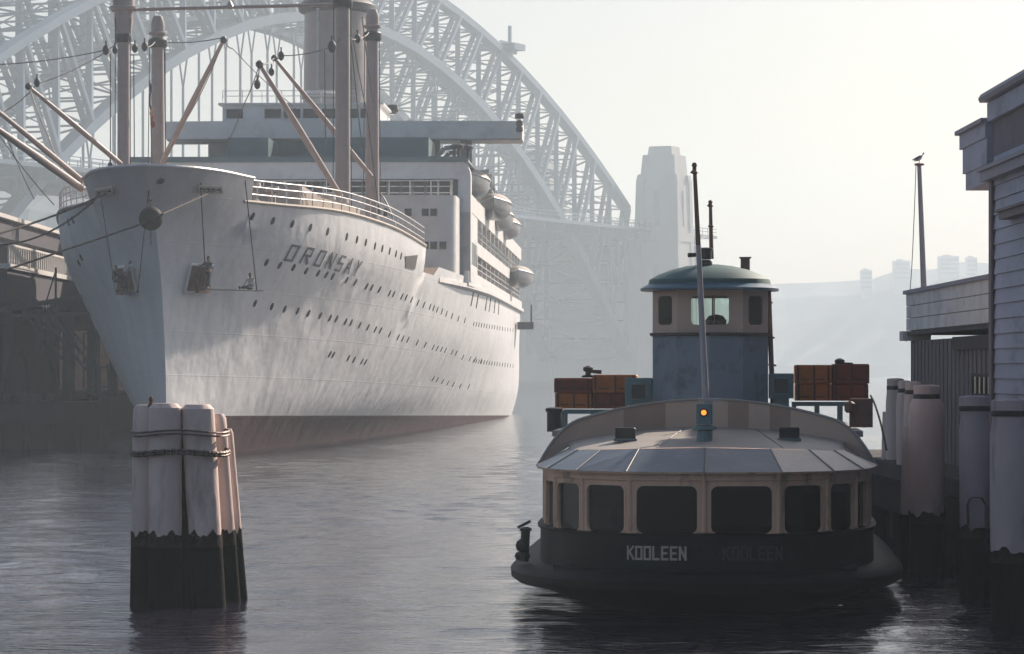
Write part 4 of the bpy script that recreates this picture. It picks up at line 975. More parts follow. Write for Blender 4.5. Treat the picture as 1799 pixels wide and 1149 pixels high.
# ================================================================== HARBOUR FERRY
FH = .066; FO = Vector((3.6, 64.0, 0))
def F(x, y, z): return (FO.x + x * math.cos(FH) + y * math.sin(FH), FO.y - x * math.sin(FH) + y * math.cos(FH), z)
def FM(): return MB(xf=F)
fy = thing('harbour_ferry', FO, 'small green and cream harbour ferry seen end-on beside the wharf piles', 'ferry')
PL = [(0, 0), (1.40, .14), (2.32, .98), (2.90, 2.15), (3.16, 3.5), (3.27, 5.0), (3.30, 9), (3.30, 15), (3.1, 21), (2.2, 25), (0, 26.6)]
def plan(off, pl=PL):                     # full closed outline offset outwards (roughly) by off
    half = []
    for i, (x, y) in enumerate(pl):
        a = pl[max(i - 1, 0)]; b = pl[min(i + 1, len(pl) - 1)]; dx, dy = b[0] - a[0], b[1] - a[1]
        if i == 0: nx_, ny_ = 0, -1
        elif i == len(pl) - 1: nx_, ny_ = 0, 1
        else: L = math.hypot(dx, dy); nx_, ny_ = dy / L, -dx / L
        half.append((x + nx_ * off, y + ny_ * off))
    return half + [(-x, y) for x, y in half[-2:0:-1]]
def fine(pl, k=4):
    out = []
    for i in range(len(pl) - 1):
        for j in range(k):
            u = j / k; x = pl[i][0] + (pl[i + 1][0] - pl[i][0]) * u; y = pl[i][1] + (pl[i + 1][1] - pl[i][1]) * u; out.append((x, y))
    out.append(pl[-1]); 
    for _ in range(3): out = [out[0]] + [((out[i - 1][0] + 2 * out[i][0] + out[i + 1][0]) / 4, (out[i - 1][1] + 2 * out[i][1] + out[i + 1][1]) / 4) for i in range(1, len(out) - 1)] + [out[-1]]
    return out
PF = fine(PL)
def rg(off, z, pl=PF): return [(x, y, z) for x, y in plan(off, pl)]
# hull below the belting, flaring in to the waterline
def hullring(z, wx, y0): return [(x * wx, y0 + (y - 0) * (1 - y0 / 26.6), z) for x, y in plan(.36, PF)]
m = FM(); m.loft([hullring(-.7, .35, 4.0), hullring(-.1, .62, 2.4), hullring(.25, .86, .9), hullring(.5, 1.0, 0)]); m.build('hull', 'ferry_black', fy, smooth=True)
m = FM(); m.loft([rg(.24, .48), rg(.58, .50), rg(.69, .58), rg(.70, .72), rg(.60, .82), rg(.1, .90)]); m.build('belting', 'ferry_black', fy, smooth=True)
m = FM(); m.loft([rg(.11, .86), rg(.10, 1.55)]); bw = m.build('bulwark', 'ferry_green', fy, smooth=True)
m = FM(); m.loft([rg(.0, 1.551), rg(.15, 1.553), rg(.16, 1.60), rg(.0, 1.62)]); m.build('capping_rail', 'ferry_black', fy, smooth=True)
# cabin window wall: one panel per facet
def panel(m, a, b, z0, z1, hx0, hx1, hz0, hz1, r=.13, th=.07):
    a = Vector((a[0], a[1], 0)); b = Vector((b[0], b[1], 0)); L = (b - a).length; d = (b - a) / L; nn = Vector((d.y, -d.x, 0))
    inner = []; n = 5
    for cx, cz, a0 in ((hx1 - r, hz0 + r, -90), (hx1 - r, hz1 - r, 0), (hx0 + r, hz1 - r, 90), (hx0 + r, hz0 + r, 180)):
        for i in range(n): q = R(a0 + 90 * i / (n - 1)); inner.append((cx + r * math.cos(q), cz + r * math.sin(q)))
    outer = []
    for x, z in inner:                     # project on the panel rectangle
        cx, cz = (hx0 + hx1) / 2, (hz0 + hz1) / 2; dx, dz = x - cx, z - cz
        k = min(((L if dx > 0 else 0) - cx) / dx if abs(dx) > 1e-6 else 1e9, ((z1 if dz > 0 else z0) - cz) / dz if abs(dz) > 1e-6 else 1e9); outer.append([cx + dx * k, cz + dz * k])
    corners = [(L, z0), (L, z1), (0, z1), (0, z0)]
    for c in corners:
        j = min(range(len(outer)), key=lambda i: (outer[i][0] - c[0])**2 + (outer[i][1] - c[1])**2); outer[j] = list(c)
    W3 = lambda x, z, o: a + d * x + nn * o + Vector((0, 0, z))
    return m.loft([[W3(x, z, 0) for x, z in outer], [W3(x, z, 0) for x, z in inner], [W3(x, z, -th) for x, z in inner], [W3(x, z, -th) for x, z in outer]], True, False), (W3, inner)
ZC0, ZC1 = 1.55, 2.73
mirror = lambda p: (-p[0], p[1])
wall = FM(); panes = []; fr = []
segs = []
for i in range(5): segs.append((PL[i], PL[i + 1])); segs.append((mirror(PL[i + 1]), mirror(PL[i])))
for a, b in segs:
    L = math.dist(a, b); e = .13
    _, info = panel(wall, a, b, ZC0, ZC1, e, L - e, 1.61, 2.50); panes.append(info)
for y0, y1 in ((9, 12), (12, 15)):
    pass
for k in range(8):
    for sg in (1, -1):
        a, b = (3.27 + .03 * (k > 0), 5.0 + 1.5 * k), (3.30, 6.5 + 1.5 * k)
        if sg < 0: a, b = (-b[0], b[1]), (-a[0], a[1])
        _, info = panel(wall, a, b, ZC0, ZC1, .15, 1.35, 1.61, 2.50)
wl = wall.build('cabin_wall', 'cabin_cream', fy)
for i, (W3, inner) in enumerate(panes):
    m = FM(); m.loft([[W3(x, z, -.052) for x, z in inner], [W3(x, z, -.045) for x, z in inner]]); w_ = m.build('window', 'glass_dark', wl)
    m = FM(); cx = sum(x for x, z in inner) / len(inner); cz = sum(z for x, z in inner) / len(inner)
    m.loft([[W3(cx + (x - cx) * k, cz + (z - cz) * k, o) for x, z in inner] for k, o in ((1.0, .002), (1.0, .022), (1.07, .022), (1.07, .002))], True, False); m.build('window_frame', 'cabin_cream', w_)
for x, y in PL[1:6]:                       # pilasters at the facet joints
    for s_ in (1, -1): FM().tube((s_ * x, y, ZC0 + .09), (s_ * x, y, ZC1 - .02), .045, .045, 8).build('pilaster', 'cabin_cream', wl, smooth=True)
FM().tube((0, -.02, ZC0 + .09), (0, -.02, ZC1), .05, .05, 8).build('pilaster', 'cabin_cream', wl, smooth=True)
m = FM(); m.loft([rg(.0, 2.60, PL), rg(.045, 2.605, PL), rg(.045, 2.72, PL), rg(.0, 2.73, PL)]); m.build('frieze', 'cabin_cream', wl)
m = FM(); m.box(-3.0, 3.0, 3.2, 3.3, .9, 2.9); m.box(-3.2, 3.2, 8, 8.1, .9, 2.9); m.box(-2.9, 2.9, 1.2, 20, .88, .95); m.build('interior', 'interior_dark', fy)
m = FM()
for x in (-2.35, -1.7): m.box(x, x + .5, 1.75, 2.2, .96, 1.45); m.box(x, x + .5, 2.12, 2.22, 1.45, 1.98)
m.build('seat', 'seat_cream', fy)
W3, inner = panes[1]
m = FM(); m.loft([[W3(x, z, -.12) for x, z in inner], [W3(x, z, -.10) for x, z in inner]]); m.build('window_blind', 'blind_navy', fy)
# roof
EAVE = 2.84
def skirt(z, off, inset=0): return [(x, y, z) for x, y in plan(off, PL)]
pin = [(0, .95), (1.25, 1.05), (2.0, 1.75), (2.50, 2.7), (2.72, 3.8), (2.80, 5.2), (2.83, 9), (2.83, 15), (2.6, 20.5), (1.8, 24.2), (0, 25.6)]
def inner_ring(camber=True, dz=0):
    h = pin + [(-x, y) for x, y in pin[-2:0:-1]]
    return [(x, y, 3.20 - .012 * x * x * 1.2 + dz) for x, y in h]
m = FM(); m.loft([skirt(2.73, .10), skirt(2.73, .17), skirt(2.765, .18)], True, False); m.build('eave_moulding', 'cabin_cream', fy)
m = FM(); m.loft([skirt(2.766, .16), inner_ring()], True, False); m.build('roof_skirt', 'roof_blue', fy)
m = FM()
for i in (0, 1, 2, 3):                     # standing seams on the skirt
    for s_ in (1, -1):
        a = plan(.16, PL)[i]; b = pin[i]; m.tube((s_ * a[0], a[1], 2.775), (s_ * b[0], b[1], 3.205 - .0144 * b[0]**2), .012, .012, 5)
m.build('seam', 'roof_cream', fy)
def co_y(x): return 6.3 - .10 * x * x
def roof_z(x): return 3.50 - .035 * x * x
m = FM(); g = []
hp = [p for p in pin if p[1] < 5.5]
for j in range(9):
    u = j / 8; row = []
    for i in range(-24, 25):
        x = i / 24 * 2.80; yf = interp([(p[0], p[1]) for p in hp] + [(2.81, 5.3)], abs(x)); yb = co_y(x) + .02
        y = yf + (yb - yf) * u if yb > yf else yf; zf = 3.20 - .0144 * x * x; row.append((x, y, zf + (roof_z(x) - zf) * u + .002))
    g.append(row)
m.loft(g, closed=False); m.build('roof_deck', 'roof_cream', fy, smooth=True)
m = FM()
for a, b in (((-.9, 1.0), (-.45, 6.1)), ((1.5, 1.4), (1.0, 6.0)), ((-2.3, 2.6), (-.1, 5.2))): m.tube((a[0], a[1], 3.21 - .0144 * a[0]**2 + .005), (b[0], b[1], 3.502 - .03 * b[0]**2), .008, .008, 4)
m.build('roof_joint', 'roof_blue', fy)
# coaming: cambered front of the upper deck
def ctop(x):
    a = abs(x)
    return 4.06 - .060 * a * a if a < 2.55 else 4.06 - .060 * a * a - .62 * ((a - 2.55) / .85)**2.2
def cring(x, th=.0):
    yy = co_y(x) + th; zb = max(2.82, roof_z(x) - .02 - (.35 * max(0, (abs(x) - 2.6) / .8)))
    return zb, ctop(x), yy
cols = [-3.42 + 6.84 * i / 16 for i in range(17)]
for i, (xa, xb) in enumerate(zip(cols, cols[1:])):
    m = FM(); n = 4; f0, f1 = [], []
    for k in range(n + 1):
        x = xa + (xb - xa) * k / n; zb, zt, yy = cring(x); f0.append([(x, yy, zb), (x, yy, zt), (x, yy + .10, zt), (x, yy + .10, zb)])
    m.loft(f0); m.build('coaming_panel', 'coaming_dark' if i in (4, 5, 9, 11) else 'coaming_cream', fy)
m = FM(); m.path([(x, co_y(x) - .005, ctop(x) + .012) for x in [-3.42 + 6.84 * i / 60 for i in range(61)]], .032, 6); m.build('coaming_capping', 'roof_cream', fy, smooth=True)
m = FM(); m.box(-3.2, 3.2, 6.4, 20, 3.3, 3.42); m.build('upper_deck', 'roof_cream', fy)
for x, y in ((-1.58, 3.3), (1.65, 3.9)):
    z = 3.3; m = FM(); m.bevbox(x - .2, x + .2, y - .15, y + .15, z, z + .24, .02); o = m.build('roof_vent', 'black_paint', fy)
    m = FM(); m.bevbox(x - .23, x + .23, y - .18, y + .18, z - .03, z + .03, .01); m.build('base', 'roof_blue', o)
# lamp pedestal with the orange light, mast
m = FM(); m.lathe((-.02, 2.6, 3.24), [(.19, 0), (.16, .04), (.14, .22), (.14, .25), (.23, .28), (.23, .34), (.12, .36)], 12); pd = m.build('lamp_pedestal', 'lamp_teal', fy)
m = FM(); m.bevbox(-.18, .13, 2.45, 2.75, 3.62, 4.02, .02); lb = m.build('lamp_box', 'lamp_teal', pd)
m = FM(); m.lathe((-.03, 2.44, 3.85), [(.055, 0), (.05, .03), (.02, .05)], 14, axis=(0, -1, 0)); m.build('lamp', 'lamp_orange', lb)
m = FM(); m.lathe((-.03, 2.44, 3.85), [(.085, -.0), (.085, .02), (.06, .02)], 14, axis=(0, -1, 0)); m.build('lamp_bezel', 'black_paint', lb)
m = FM(); m.bevbox(-.16, .30, 2.95, 3.3, 4.06, 4.12, .01); m.box(-.02, .14, 3.0, 3.25, 3.25, 4.06); m.build('mast_step', 'mast_paint', fy)
def fpt(px, py, yl):                       # ferry-local point at a given fore-aft station seen at a pixel
    D = FO.y + yl; p = at(px, py, D); return ((p.x - FO.x) * 1 - yl * FH, yl, p.z)
a, b = fpt(1240, 703, 3.1), fpt(1220, 291, 3.1); A_, B_ = Vector(a), Vector(b)
m = FM(); mid = A_.lerp(B_, .66); m.tube(A_, mid, .068, .05, 12); ma = m.build('mast', 'mast_paint', fy, smooth=True)
m = FM(); m.tube(mid, B_, .05, .038, 12); m.lathe(B_ - Vector((0, 0, .16)), [(.05, 0), (.09, .02), (.04, .08), (.04, .14), (.06, .16), (.035, .22)], 10); m.build('mast_top', 'mast_brown', ma, smooth=True)
# wheelhouse
WX = .04; WY = 8.5
WP = [(-1.24, 1.0), (-.70, .18), (0, 0), (.70, .18), (1.24, 1.0), (1.24, 2.9), (.6, 3.2), (-.6, 3.2), (-1.24, 2.9)]
WP = [(x + WX, y + WY) for x, y in WP]
def wring(z, k=1.0, P_=None):
    cx, cy = WX, WY + 1.6; return [(cx + (x - cx) * k, cy + (y - cy) * k, z) for x, y in WP]
Z1, Z2, Z3 = 3.42, 5.42, 6.42
m = FM(); m.loft([wring(Z1), wring(Z2)]); wh = m.build('wheelhouse', 'wheelhouse_blue', fy)
m = FM(); m.loft([wring(Z2 - .02, 1.02), wring(Z2, 1.05), wring(Z2 + .05, 1.05), wring(Z2 + .05, 1.0)]); m.build('ledge', 'black_paint', wh)
# upper wheelhouse: windows on every facet so one looks right through
up = FM(); wp = []
nW = len(WP)
facets = [(0, 1), (1, 3), (3, 4), (4, 5), (5, 6), (6, 7), (7, 8), (8, 0)]
for i, j in facets:
    a, b = WP[i], WP[j]; L = math.dist(a, b)
    if (i, j) == (1, 3): hx = (.30, L - .30)
    elif (i, j) in ((0, 1), (3, 4)): hx = (.22, L - .20)
    elif (i, j) in ((4, 5), (8, 0)): hx = (.35, L - .35)
    elif (i, j) == (6, 7): hx = (.12, L - .12)
    else: hx = (.12, L - .12)
    _, info = panel(up, a, b, Z2 + .05, Z3, hx[0], hx[1], Z2 + .22, Z3 - .16, r=.09, th=.05); wp.append(info)
uw = up.build('window_wall', 'coaming_cream', wh)
for k, (W3, inner) in enumerate(wp):
    m = FM(); m.loft([[W3(x, z, -.035) for x, z in inner], [W3(x, z, -.030) for x, z in inner]]); g_ = m.build('window', 'glass_clear', uw)
    if k in (1, 5):
        xs0 = (inner[0][0] + inner[12][0]) / 2 + (.12 if k == 1 else 0); m = FM(); m.bar(W3(xs0, inner[0][1] - .12, -.04), W3(xs0, inner[7][1] + .1, -.04), .03, .03); m.build('mullion', 'mast_brown', g_)
m = FM(); m.lathe((WX + .12, WY + .9, Z2 + .02), [(.1, 0), (.1, .14), (.22, .18), (.23, .3), (.15, .4), (.03, .43)], 14); m.build('binnacle', 'black_paint', wh, smooth=True)
m = FM(); m.box(WX - .62, WX - .54, WY + .25, WY + .5, Z2 + .3, Z3 - .1); m.box(WX - 1.1, WX - .98, WY + 2.2, WY + 2.9, Z2 + .05, Z3); m.box(WX + .75, WX + 1.05, WY + 1.7, WY + 2.9, Z2 + .05, Z3); m.build('locker', 'interior_dark', wh)
# canopy roof
def rr_(z, kx, ky):
    cx, cy = WX - .02, WY + 1.6; n = 32
    return [(cx + (abs(math.cos(a))**.75) * math.copysign(1, math.cos(a)) * kx, cy + (abs(math.sin(a))**.75) * math.copysign(1, math.sin(a)) * ky, z) for a in [2 * math.pi * i / n for i in range(n)]]
m = FM(); m.loft([rr_(Z3 - .04, 1.30, 1.7), rr_(Z3 - .03, 1.50, 1.95), rr_(Z3 + .01, 1.50, 1.95), rr_(Z3 + .10, 1.34, 1.80)]); rf = m.build('roof_brim', 'brim_blue', wh, smooth=True)
m = FM(); m.loft([rr_(Z3 + .09, 1.335, 1.79), rr_(Z3 + .20, 1.31, 1.77), rr_(Z3 + .31, 1.12, 1.6), rr_(Z3 + .42, .84, 1.25), rr_(Z3 + .50, .50, .8), rr_(Z3 + .54, .2, .3)]); m.build('roof_dome', 'wheelhouse_green', wh, smooth=True)
# aft mast, searchlight, vent, exhaust
yl = 10.2
a, b = Vector(fpt(1250, 455, yl)), Vector(fpt(1248, 354, yl)); m = FM(); m.tube(a, b, .05, .035, 8)
m.lathe(b - Vector((0, 0, .12)), [(.04, 0), (.08, .02), (.04, .07), (.05, .12), (.02, .15)], 10)
m.lathe(a.lerp(b, .55), [(.05, 0), (.07, .02), (.05, .05)], 10); m.build('signal_mast', 'mast_brown', wh, smooth=True)
m = FM(); c = Vector(fpt(1240, 460, 9.4)); m.lathe(c - Vector((0, 0, .1)), [(.16, 0), (.13, .12), (.1, .14)], 12); m.lathe(c + Vector((0, 0, .05)), [(.12, 0), (.12, .2), (.15, .2), (.15, .24), (.05, .26)], 12); m.tube(c + Vector((-.02, 0, .16)), c + Vector((-.38, -.1, .14)), .04, .05, 8); m.build('searchlight', 'black_paint', wh, smooth=True)
m = FM(); c = Vector(fpt(1309, 468, 10.0)); m.bevbox(c.x - .1, c.x + .1, c.y - .1, c.y + .1, c.z - .12, c.z + .18, .01); m.box(c.x - .13, c.x + .13, c.y - .13, c.y + .13, c.z + .17, c.z + .2); m.build('flue', 'mast_brown', wh)
m = FM(); a, b = Vector(fpt(1358, 655, 9.9)), Vector(fpt(1350, 512, 9.9)); m.tube(a - Vector((0, 0, .9)), b, .055, .055, 10)
for k in (.08, .42, .85): m.lathe(a.lerp(b, k), [(.075, 0), (.075, .04)], 10)
for k in (.1, .86): p_ = a.lerp(b, k); m.tube(p_, p_ - Vector((.18, 0, 0)), .02, .02, 6)
m.build('exhaust_pipe', 'mast_brown', fy, smooth=True)
m = FM(); a = B_ - Vector((0, 0, .5)); m.path([a, a + Vector((.06, 2, -.9)), Vector(fpt(1245, 412, 10))], .008, 4); m.build('aerial_wire', 'steel_wire', fy)
# side lamp boxes
for (x0, x1, y0, y1), nm in (((1098, 1146, 664, 712), 'p'), ((1350, 1394, 656, 700), 's')):
    a, b = fpt(x0, y1, 9.5), fpt(x1, y0, 9.5); m = FM(); m.bevbox(a[0], b[0], 9.5, 9.95, a[2], b[2], .025); m.box(a[0] + .1, b[0] - .1, 9.6, 9.9, 3.42, a[2]); o = m.build('lamp_housing', 'lamp_teal', fy)
    cx = (a[0] + b[0]) / 2; cz = (a[2] + b[2]) / 2; h = .15
    m = FM(); m.box(cx - h, cx + h, 9.46, 9.499, cz - h, cz + h); m.build('lamp_glass', 'dark_glass', o)
    m = FM(); m.box(cx - h - .03, cx - h, 9.44, 9.5, cz - h - .03, cz + h + .03); m.box(cx + h, cx + h + .03, 9.44, 9.5, cz - h - .03, cz + h + .03); m.box(cx - h, cx + h, 9.44, 9.5, cz + h, cz + h + .03); m.box(cx - h, cx + h, 9.44, 9.5, cz - h - .03, cz - h); m.build('lamp_rim', 'lamp_teal', o)
# masthead letters
def face_fn(side):
    def fn(u, v, out):
        # walk along the smoothed bulwark plan from the stem
        d = abs(u); pts = plan(.105, PF); acc = 0; i = 0
        while i < 20:
            L = math.dist(pts[i], pts[i + 1])
            if acc + L >= d: break
            acc += L; i += 1
        k = (d - acc) / L; x = pts[i][0] + (pts[i + 1][0] - pts[i][0]) * k; y = pts[i][1] + (pts[i + 1][1] - pts[i][1]) * k
        return Vector(F(math.copysign(x, u), y - out, 1.13 + v))
    return fn
_l = letters
def name_at(u_c, mt):
    fn = face_fn(1); return letters('KOOLEEN', lambda u, v, o: fn(u + u_c, v, o), .118, .05, .225, .040, .012, mt, bw, inset=.002)
name_at(-.90, 'letter_cream'); name_at(.93, 'letter_shaded')
# bitts and fender at the port corner
m = FM(); m.tube((-3.58, 3.2, .9), (-3.55, 3.2, 1.5), .09, .09, 10); m.lathe((-3.55, 3.2, 1.5), [(.12, 0), (.12, .05), (.05, .08)], 10); m.ball((-3.60, 3.0, 1.22), .14, 10); m.ball((-3.62, 3.3, 1.0), .16, 10, (1, 1, .7)); m.build('mooring_bitt', 'black_paint', fy, smooth=True)
m = FM(); m.tube((-3.42, 2.6, 1.72), (-3.66, 2.5, 1.60), .03, .03, 6); m.build('rail_stub', 'dark_steel', fy)

# raft stacks: slatted liferafts on trestles, each a thing of its own
def raft(x0, x1, z0, z1, y0, y1, mt, lab):
    r = thing('life_raft', F((x0 + x1) / 2, y0, z0), lab, 'life raft', 'slatted life rafts stacked on the ferry roof')
    m = FM(); m.bevbox(x0, x1, y0, y1, z0, z1, .03); b_ = m.build('float', 'interior_dark' if False else mt, r)
    n = 4; rq = random.Random(int(x0 * 77))
    for k in range(n):
        za_ = z0 + .01 + (z1 - z0 - .02) * k / n; zb_ = z0 + (z1 - z0 - .02) * (k + 1) / n - .012; FM().box(x0 + .01, x1 - .01, y0 - .03 - rq.random() * .008, y0 - .001, za_, zb_).build('slat', mt, r)
    for xx in (x0 + .05, (x0 + x1) / 2, x1 - .09): FM().box(xx, xx + .04, y0 - .052, y0 - .039, z0 + .015, z1 - .015).build('strap', 'rust', r)
    k = (x1 - x0) / 4
    for q in range(2):
        m = FM(); xa = x0 + k * (.6 + 1.7 * q); m.path([(xa + k * .9 * i / 6, y0 - .06, z0 + .10 - .02 * math.sin(math.pi * i / 6)) for i in range(7)], .010, 5); m.build('grab_line', 'rope', r)
    return r
def lx(px, yl): return fpt(px, 600, yl)[0]
def lz(py, yl): return fpt(1000, py, yl)[2]
yl = 10.6
a, b, c, d = lx(973, yl), lx(1040, yl), lx(1102, yl), lx(1118, yl)
z0, zm, z1 = lz(718, yl), lz(690, yl), lz(661, yl)
raft(a, b - .01, zm + .003, z1 - .04, yl, yl + 1.5, 'red_paint', 'dark red raft, upper left of the left stack on the ferry roof')
raft(b + .01, d, zm + .003, z1 + .03, yl - .03, yl + 1.5, 'orange_paint', 'orange raft, upper right of the left stack beside the teal lamp box')
raft(a + .02, b - .01, z0, zm, yl + .02, yl + 1.5, 'orange_paint', 'orange raft, lower left of the left stack on the ferry roof')
raft(b + .01, c, z0, zm, yl, yl + 1.5, 'red_paint', 'dark red raft, lower right of the left stack beside the teal lamp box')
a, b, c = lx(1396, yl), lx(1461, yl), lx(1526, yl)
z0, zm, z1 = lz(704, yl), lz(674, yl), lz(641, yl)
raft(a, b - .01, zm + .003, z1, yl, yl + 1.5, 'orange_paint', 'orange raft, upper left of the right stack beside the teal lamp box')
raft(b + .01, c, zm + .003, z1 + .02, yl - .02, yl + 1.5, 'red_paint', 'dark red raft, upper right of the right stack nearest the wharf')
raft(a + .01, b - .01, z0, zm, yl + .02, yl + 1.5, 'orange_paint', 'shaded orange raft, lower left of the right stack on the ferry roof')
raft(b + .01, c - .02, z0, zm, yl + .01, yl + 1.5, 'red_paint', 'dark red raft, lower right of the right stack nearest the wharf')
for x0, x1, zt in ((lx(985, yl), lx(1150, yl), lz(720, yl)), (lx(1392, yl), lx(1520, yl), lz(706, yl))):
    m = FM(); m.box(x0, x1, yl, yl + .1, zt - .09, zt - .01); m.box(x0, x1, yl + 1.4, yl + 1.5, zt - .09, zt - .01); m.box(x0 + .2, x0 + .3, yl + .1, yl + 1.4, zt - .08, zt - .02); m.box(x1 - .3, x1 - .2, yl + .1, yl + 1.4, zt - .08, zt - .02)
    n = 4
    for k in range(n): xx = x0 + (x1 - x0 - .08) * k / (n - 1); m.box(xx, xx + .08, yl + .005, yl + .095, 3.42, zt - .091); m.box(xx, xx + .08, yl + 1.405, yl + 1.495, 3.42, zt - .091)
    m.build('raft_trestle', 'lamp_teal', fy)
for px, py in ((1033, 652), (1474, 639)):
    p = Vector(fpt(px, py, yl + .6)); m = FM(); m.lathe(p - Vector((0, 0, .14)), [(.14, 0), (.14, .04), (.06, .06), (.06, .12), (.11, .15), (.11, .22), (.03, .26)], 10); m.tube(p + Vector((.02, 0, .0)), p + Vector((.28, .1, -.02)), .04, .05, 6); m.build('raft_light', 'dark_steel', fy, smooth=True)
m = FM(); x0, x1 = lx(961, 9.2), lx(986, 9.2); m.lathe(((x0 + x1) / 2, 9.2, 3.35), [(.16, 0), (.16, .42), (.19, .43), (.19, .50), (.12, .52)], 12); m.build('fire_bucket', 'black_paint', fy, smooth=True)
m = FM(); x0, x1 = lx(1492, 9.2), lx(1532, 9.2); m.bevbox(x0, x1, 9.2, 9.7, 3.45, lz(700, 9.2), .02); m.lathe((x0, 9.1, lz(725, 9.2)), [(.08, 0), (.12, .05), (.12, .2), (.04, .25)], 10); m.build('winch_drum', 'mast_brown', fy)
m = FM(); m.path(sag(fpt(1528, 695, 9.3), fpt(1556, 790, 6.5), -.15, 10), .022, 5); m.build('cable', 'black_paint', fy)

# ================================================================== WHARF ON THE RIGHT
wf = thing('wharf', (13, 55, 0), 'dark timber wharf deck under the weatherboard sheds on the right', 'wharf')
m = MB(); m.box(10.2, 40, 50, 108, 1.75, 2.15); m.build('deck', 'quay_timber', wf)
m = MB(); m.box(10.1, 10.34, 50, 108, .9, 1.74); m.box(10.6, 10.9, 50, 108, -1, 1.74); m.build('fender_beam', 'pile_tar', wf)
for i in range(12): m = MB(); m.tube((10.45, 52 + 5 * i, -1), (10.45, 52 + 5 * i, 1.7), .2, .2, 8); m.build('under_pile', 'pile_tar', wf)
def fpile(px, ytop, D, wpx, wcap, yb, mt, lab, side=0, zw=1.3):
    x = xs_(px, D); zt = zpx(ytop, D); r = wpx / 2 / FPX * D; rc = wcap / 2 / FPX * D
    t = thing('fender_pile', (x, D, 0), lab, 'pile', 'white fender piles along the wharf')
    rr = random.Random(int(px)); capz = zt - .17; m = MB()
    rings = []
    for z, k in ((zw, 1.0), (zw + .6, 1.01), (capz - 1.2, 1.03), (capz - .5, 1.02), (capz - .22, .93), (capz - .12, rc / r)):
        rings.append([(x + math.cos(a) * r * k * (1 + (rr.random() - .5) * .025), D + math.sin(a) * r * k, z) for a in [2 * math.pi * i / 20 for i in range(20)]])
    m.loft(rings)
    ph = rr.uniform(0, 6)
    for j_, v in enumerate(m.v[:20]): v.z += -.03 + .04 * math.sin(j_ * .63 + ph) + .02 * math.sin(j_ * 1.9 + ph)
    o = m.build('shaft', mt, t, smooth=True)
    m = MB(); m.lathe((x, D, -1.5), [(r * .975, 0), (r * .985, zw + 1.6)], 18); m.build('foot', 'pile_tar', t, smooth=True)
    m = MB(); rw = []; ph2 = rr.uniform(0, 6)
    for lv in (0, 1): rw.append([(x + math.cos(a) * r * 1.025, D + math.sin(a) * r * 1.025, zw + (.04 + .06 * math.sin(5 * a + ph2) + .04 * math.sin(11 * a + ph2) if lv else -.2)) for a in [2 * math.pi * i / 36 for i in range(36)]])
    m.loft(rw, True, False); m.build('weed_band', 'tide_weed', t, smooth=True)
    m = MB(); m.lathe((x, D, capz - .13), [(rc * 1.02, 0), (rc * 1.03, .01), (rc * 1.03, .1), (rc * 1.0, .11)], 20); m.build('band', 'black_paint', t, smooth=True)
    m = MB(); m.lathe((x, D, capz - .02), [(rc * 1.0, 0), (rc * 1.0, .18), (rc * .93, .2), (rc * .5, .215)], 20); m.build('cap', mt, t, smooth=True)
    if side:
        m = MB(); m.tube((x + side * r * 1.05, D + .25, zw), (x + side * r * .92, D + .2, capz - .75), r * .38, r * .36, 10); m.build('side_timber', mt, t, smooth=True)
        m = MB(); m.tube((x + side * r * 1.05, D + .25, -1.5), (x + side * r * 1.05, D + .25, zw - .002), r * .38, r * .38, 10); m.build('side_foot', 'pile_tar', t, smooth=True)
    return t, x, r, zt
fpile(1573, 666, 96, 33, 30, 800, 'pile_white', 'farthest and thinnest of the white fender piles, beside the ferry roof', -1, 1.9)
fpile(1589, 670, 91, 28, 22, 800, 'pile_white', 'slim fender pile second from the far end, half hidden by its neighbours', 0, 1.7)
fpile(1604, 672, 87, 32, 28, 800, 'pile_white', 'fender pile just behind the broad barrel shaped one', 0, 1.7)
fpile(1628, 678, 79, 62, 46, 905, 'pile_white', 'broad barrel shaped fender pile between the ferry and the shed wall', -1, 1.32)
t, x, r, zt = fpile(1712, 697, 72, 52, 54, 930, 'pile_white_shaded', 'fender pile with a faded keyhole shaped worn patch on its face', 0, 1.33)
m = MB(); D = 72 - r * 1.0
m.lathe((x - .02, D + .02, zpx(868, 72)), [(.17, 0), (.17, .03), (.13, .045)], 18, axis=(0, -1, 0)); m.loft([[(x + a, D + b, z) for a, b in ((-.15, .06), (-.13, -.02), (.17, -.02), (.19, .06))] for z in (1.36, zpx(885, 72))]); m.build('chafing_block', 'pile_white_shaded', t, smooth=True)
m = MB(); m.path([(x - .17, D - .0, 1.4), (x - .19, D, 1.85), (x - .12, D - .01, 2.0), (x + .10, D - .01, 2.0), (x + .19, D, 1.85)], .022, 6); m.build('iron_strap', 'rust', t)
fpile(1786, 703, 63.5, 92, 88, 970, 'pile_white_shaded', 'nearest and largest fender pile, cut by the right picture edge', 0, 1.3)

# --- near weatherboard building
nb = thing('weatherboard_building', (10.9, 70, 2.15), 'tall blue-grey weatherboard wharf building cut by the right picture edge', 'building')
WXN = 10.9; Yc = 77.2
m = MB(); z = 2.15; k = 0                  # lapped boards on the water side and the end
while z < 9.2:
    h = .33; o = .045
    m.loft([[(WXN - o, Yc, z), (WXN - o, 50, z), (WXN - .0, 50, z + h), (WXN - .0, Yc, z + h)], [(WXN + .1, Yc, z), (WXN + .1, 50, z), (WXN + .1, 50, z + h), (WXN + .1, Yc, z + h)]]); z += h + .004
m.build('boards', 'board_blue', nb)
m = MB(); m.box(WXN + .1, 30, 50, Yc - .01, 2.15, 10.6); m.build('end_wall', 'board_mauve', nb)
m = MB(); m.box(WXN - .1, WXN + .16, Yc + .01, Yc + .2, 1.76, 9.1); m.box(WXN - .1, WXN - .05, Yc - .22, Yc + .005, 1.76, 9.1); m.build('corner_post', 'post_brown', nb)
zc0 = zpx(318, Yc)
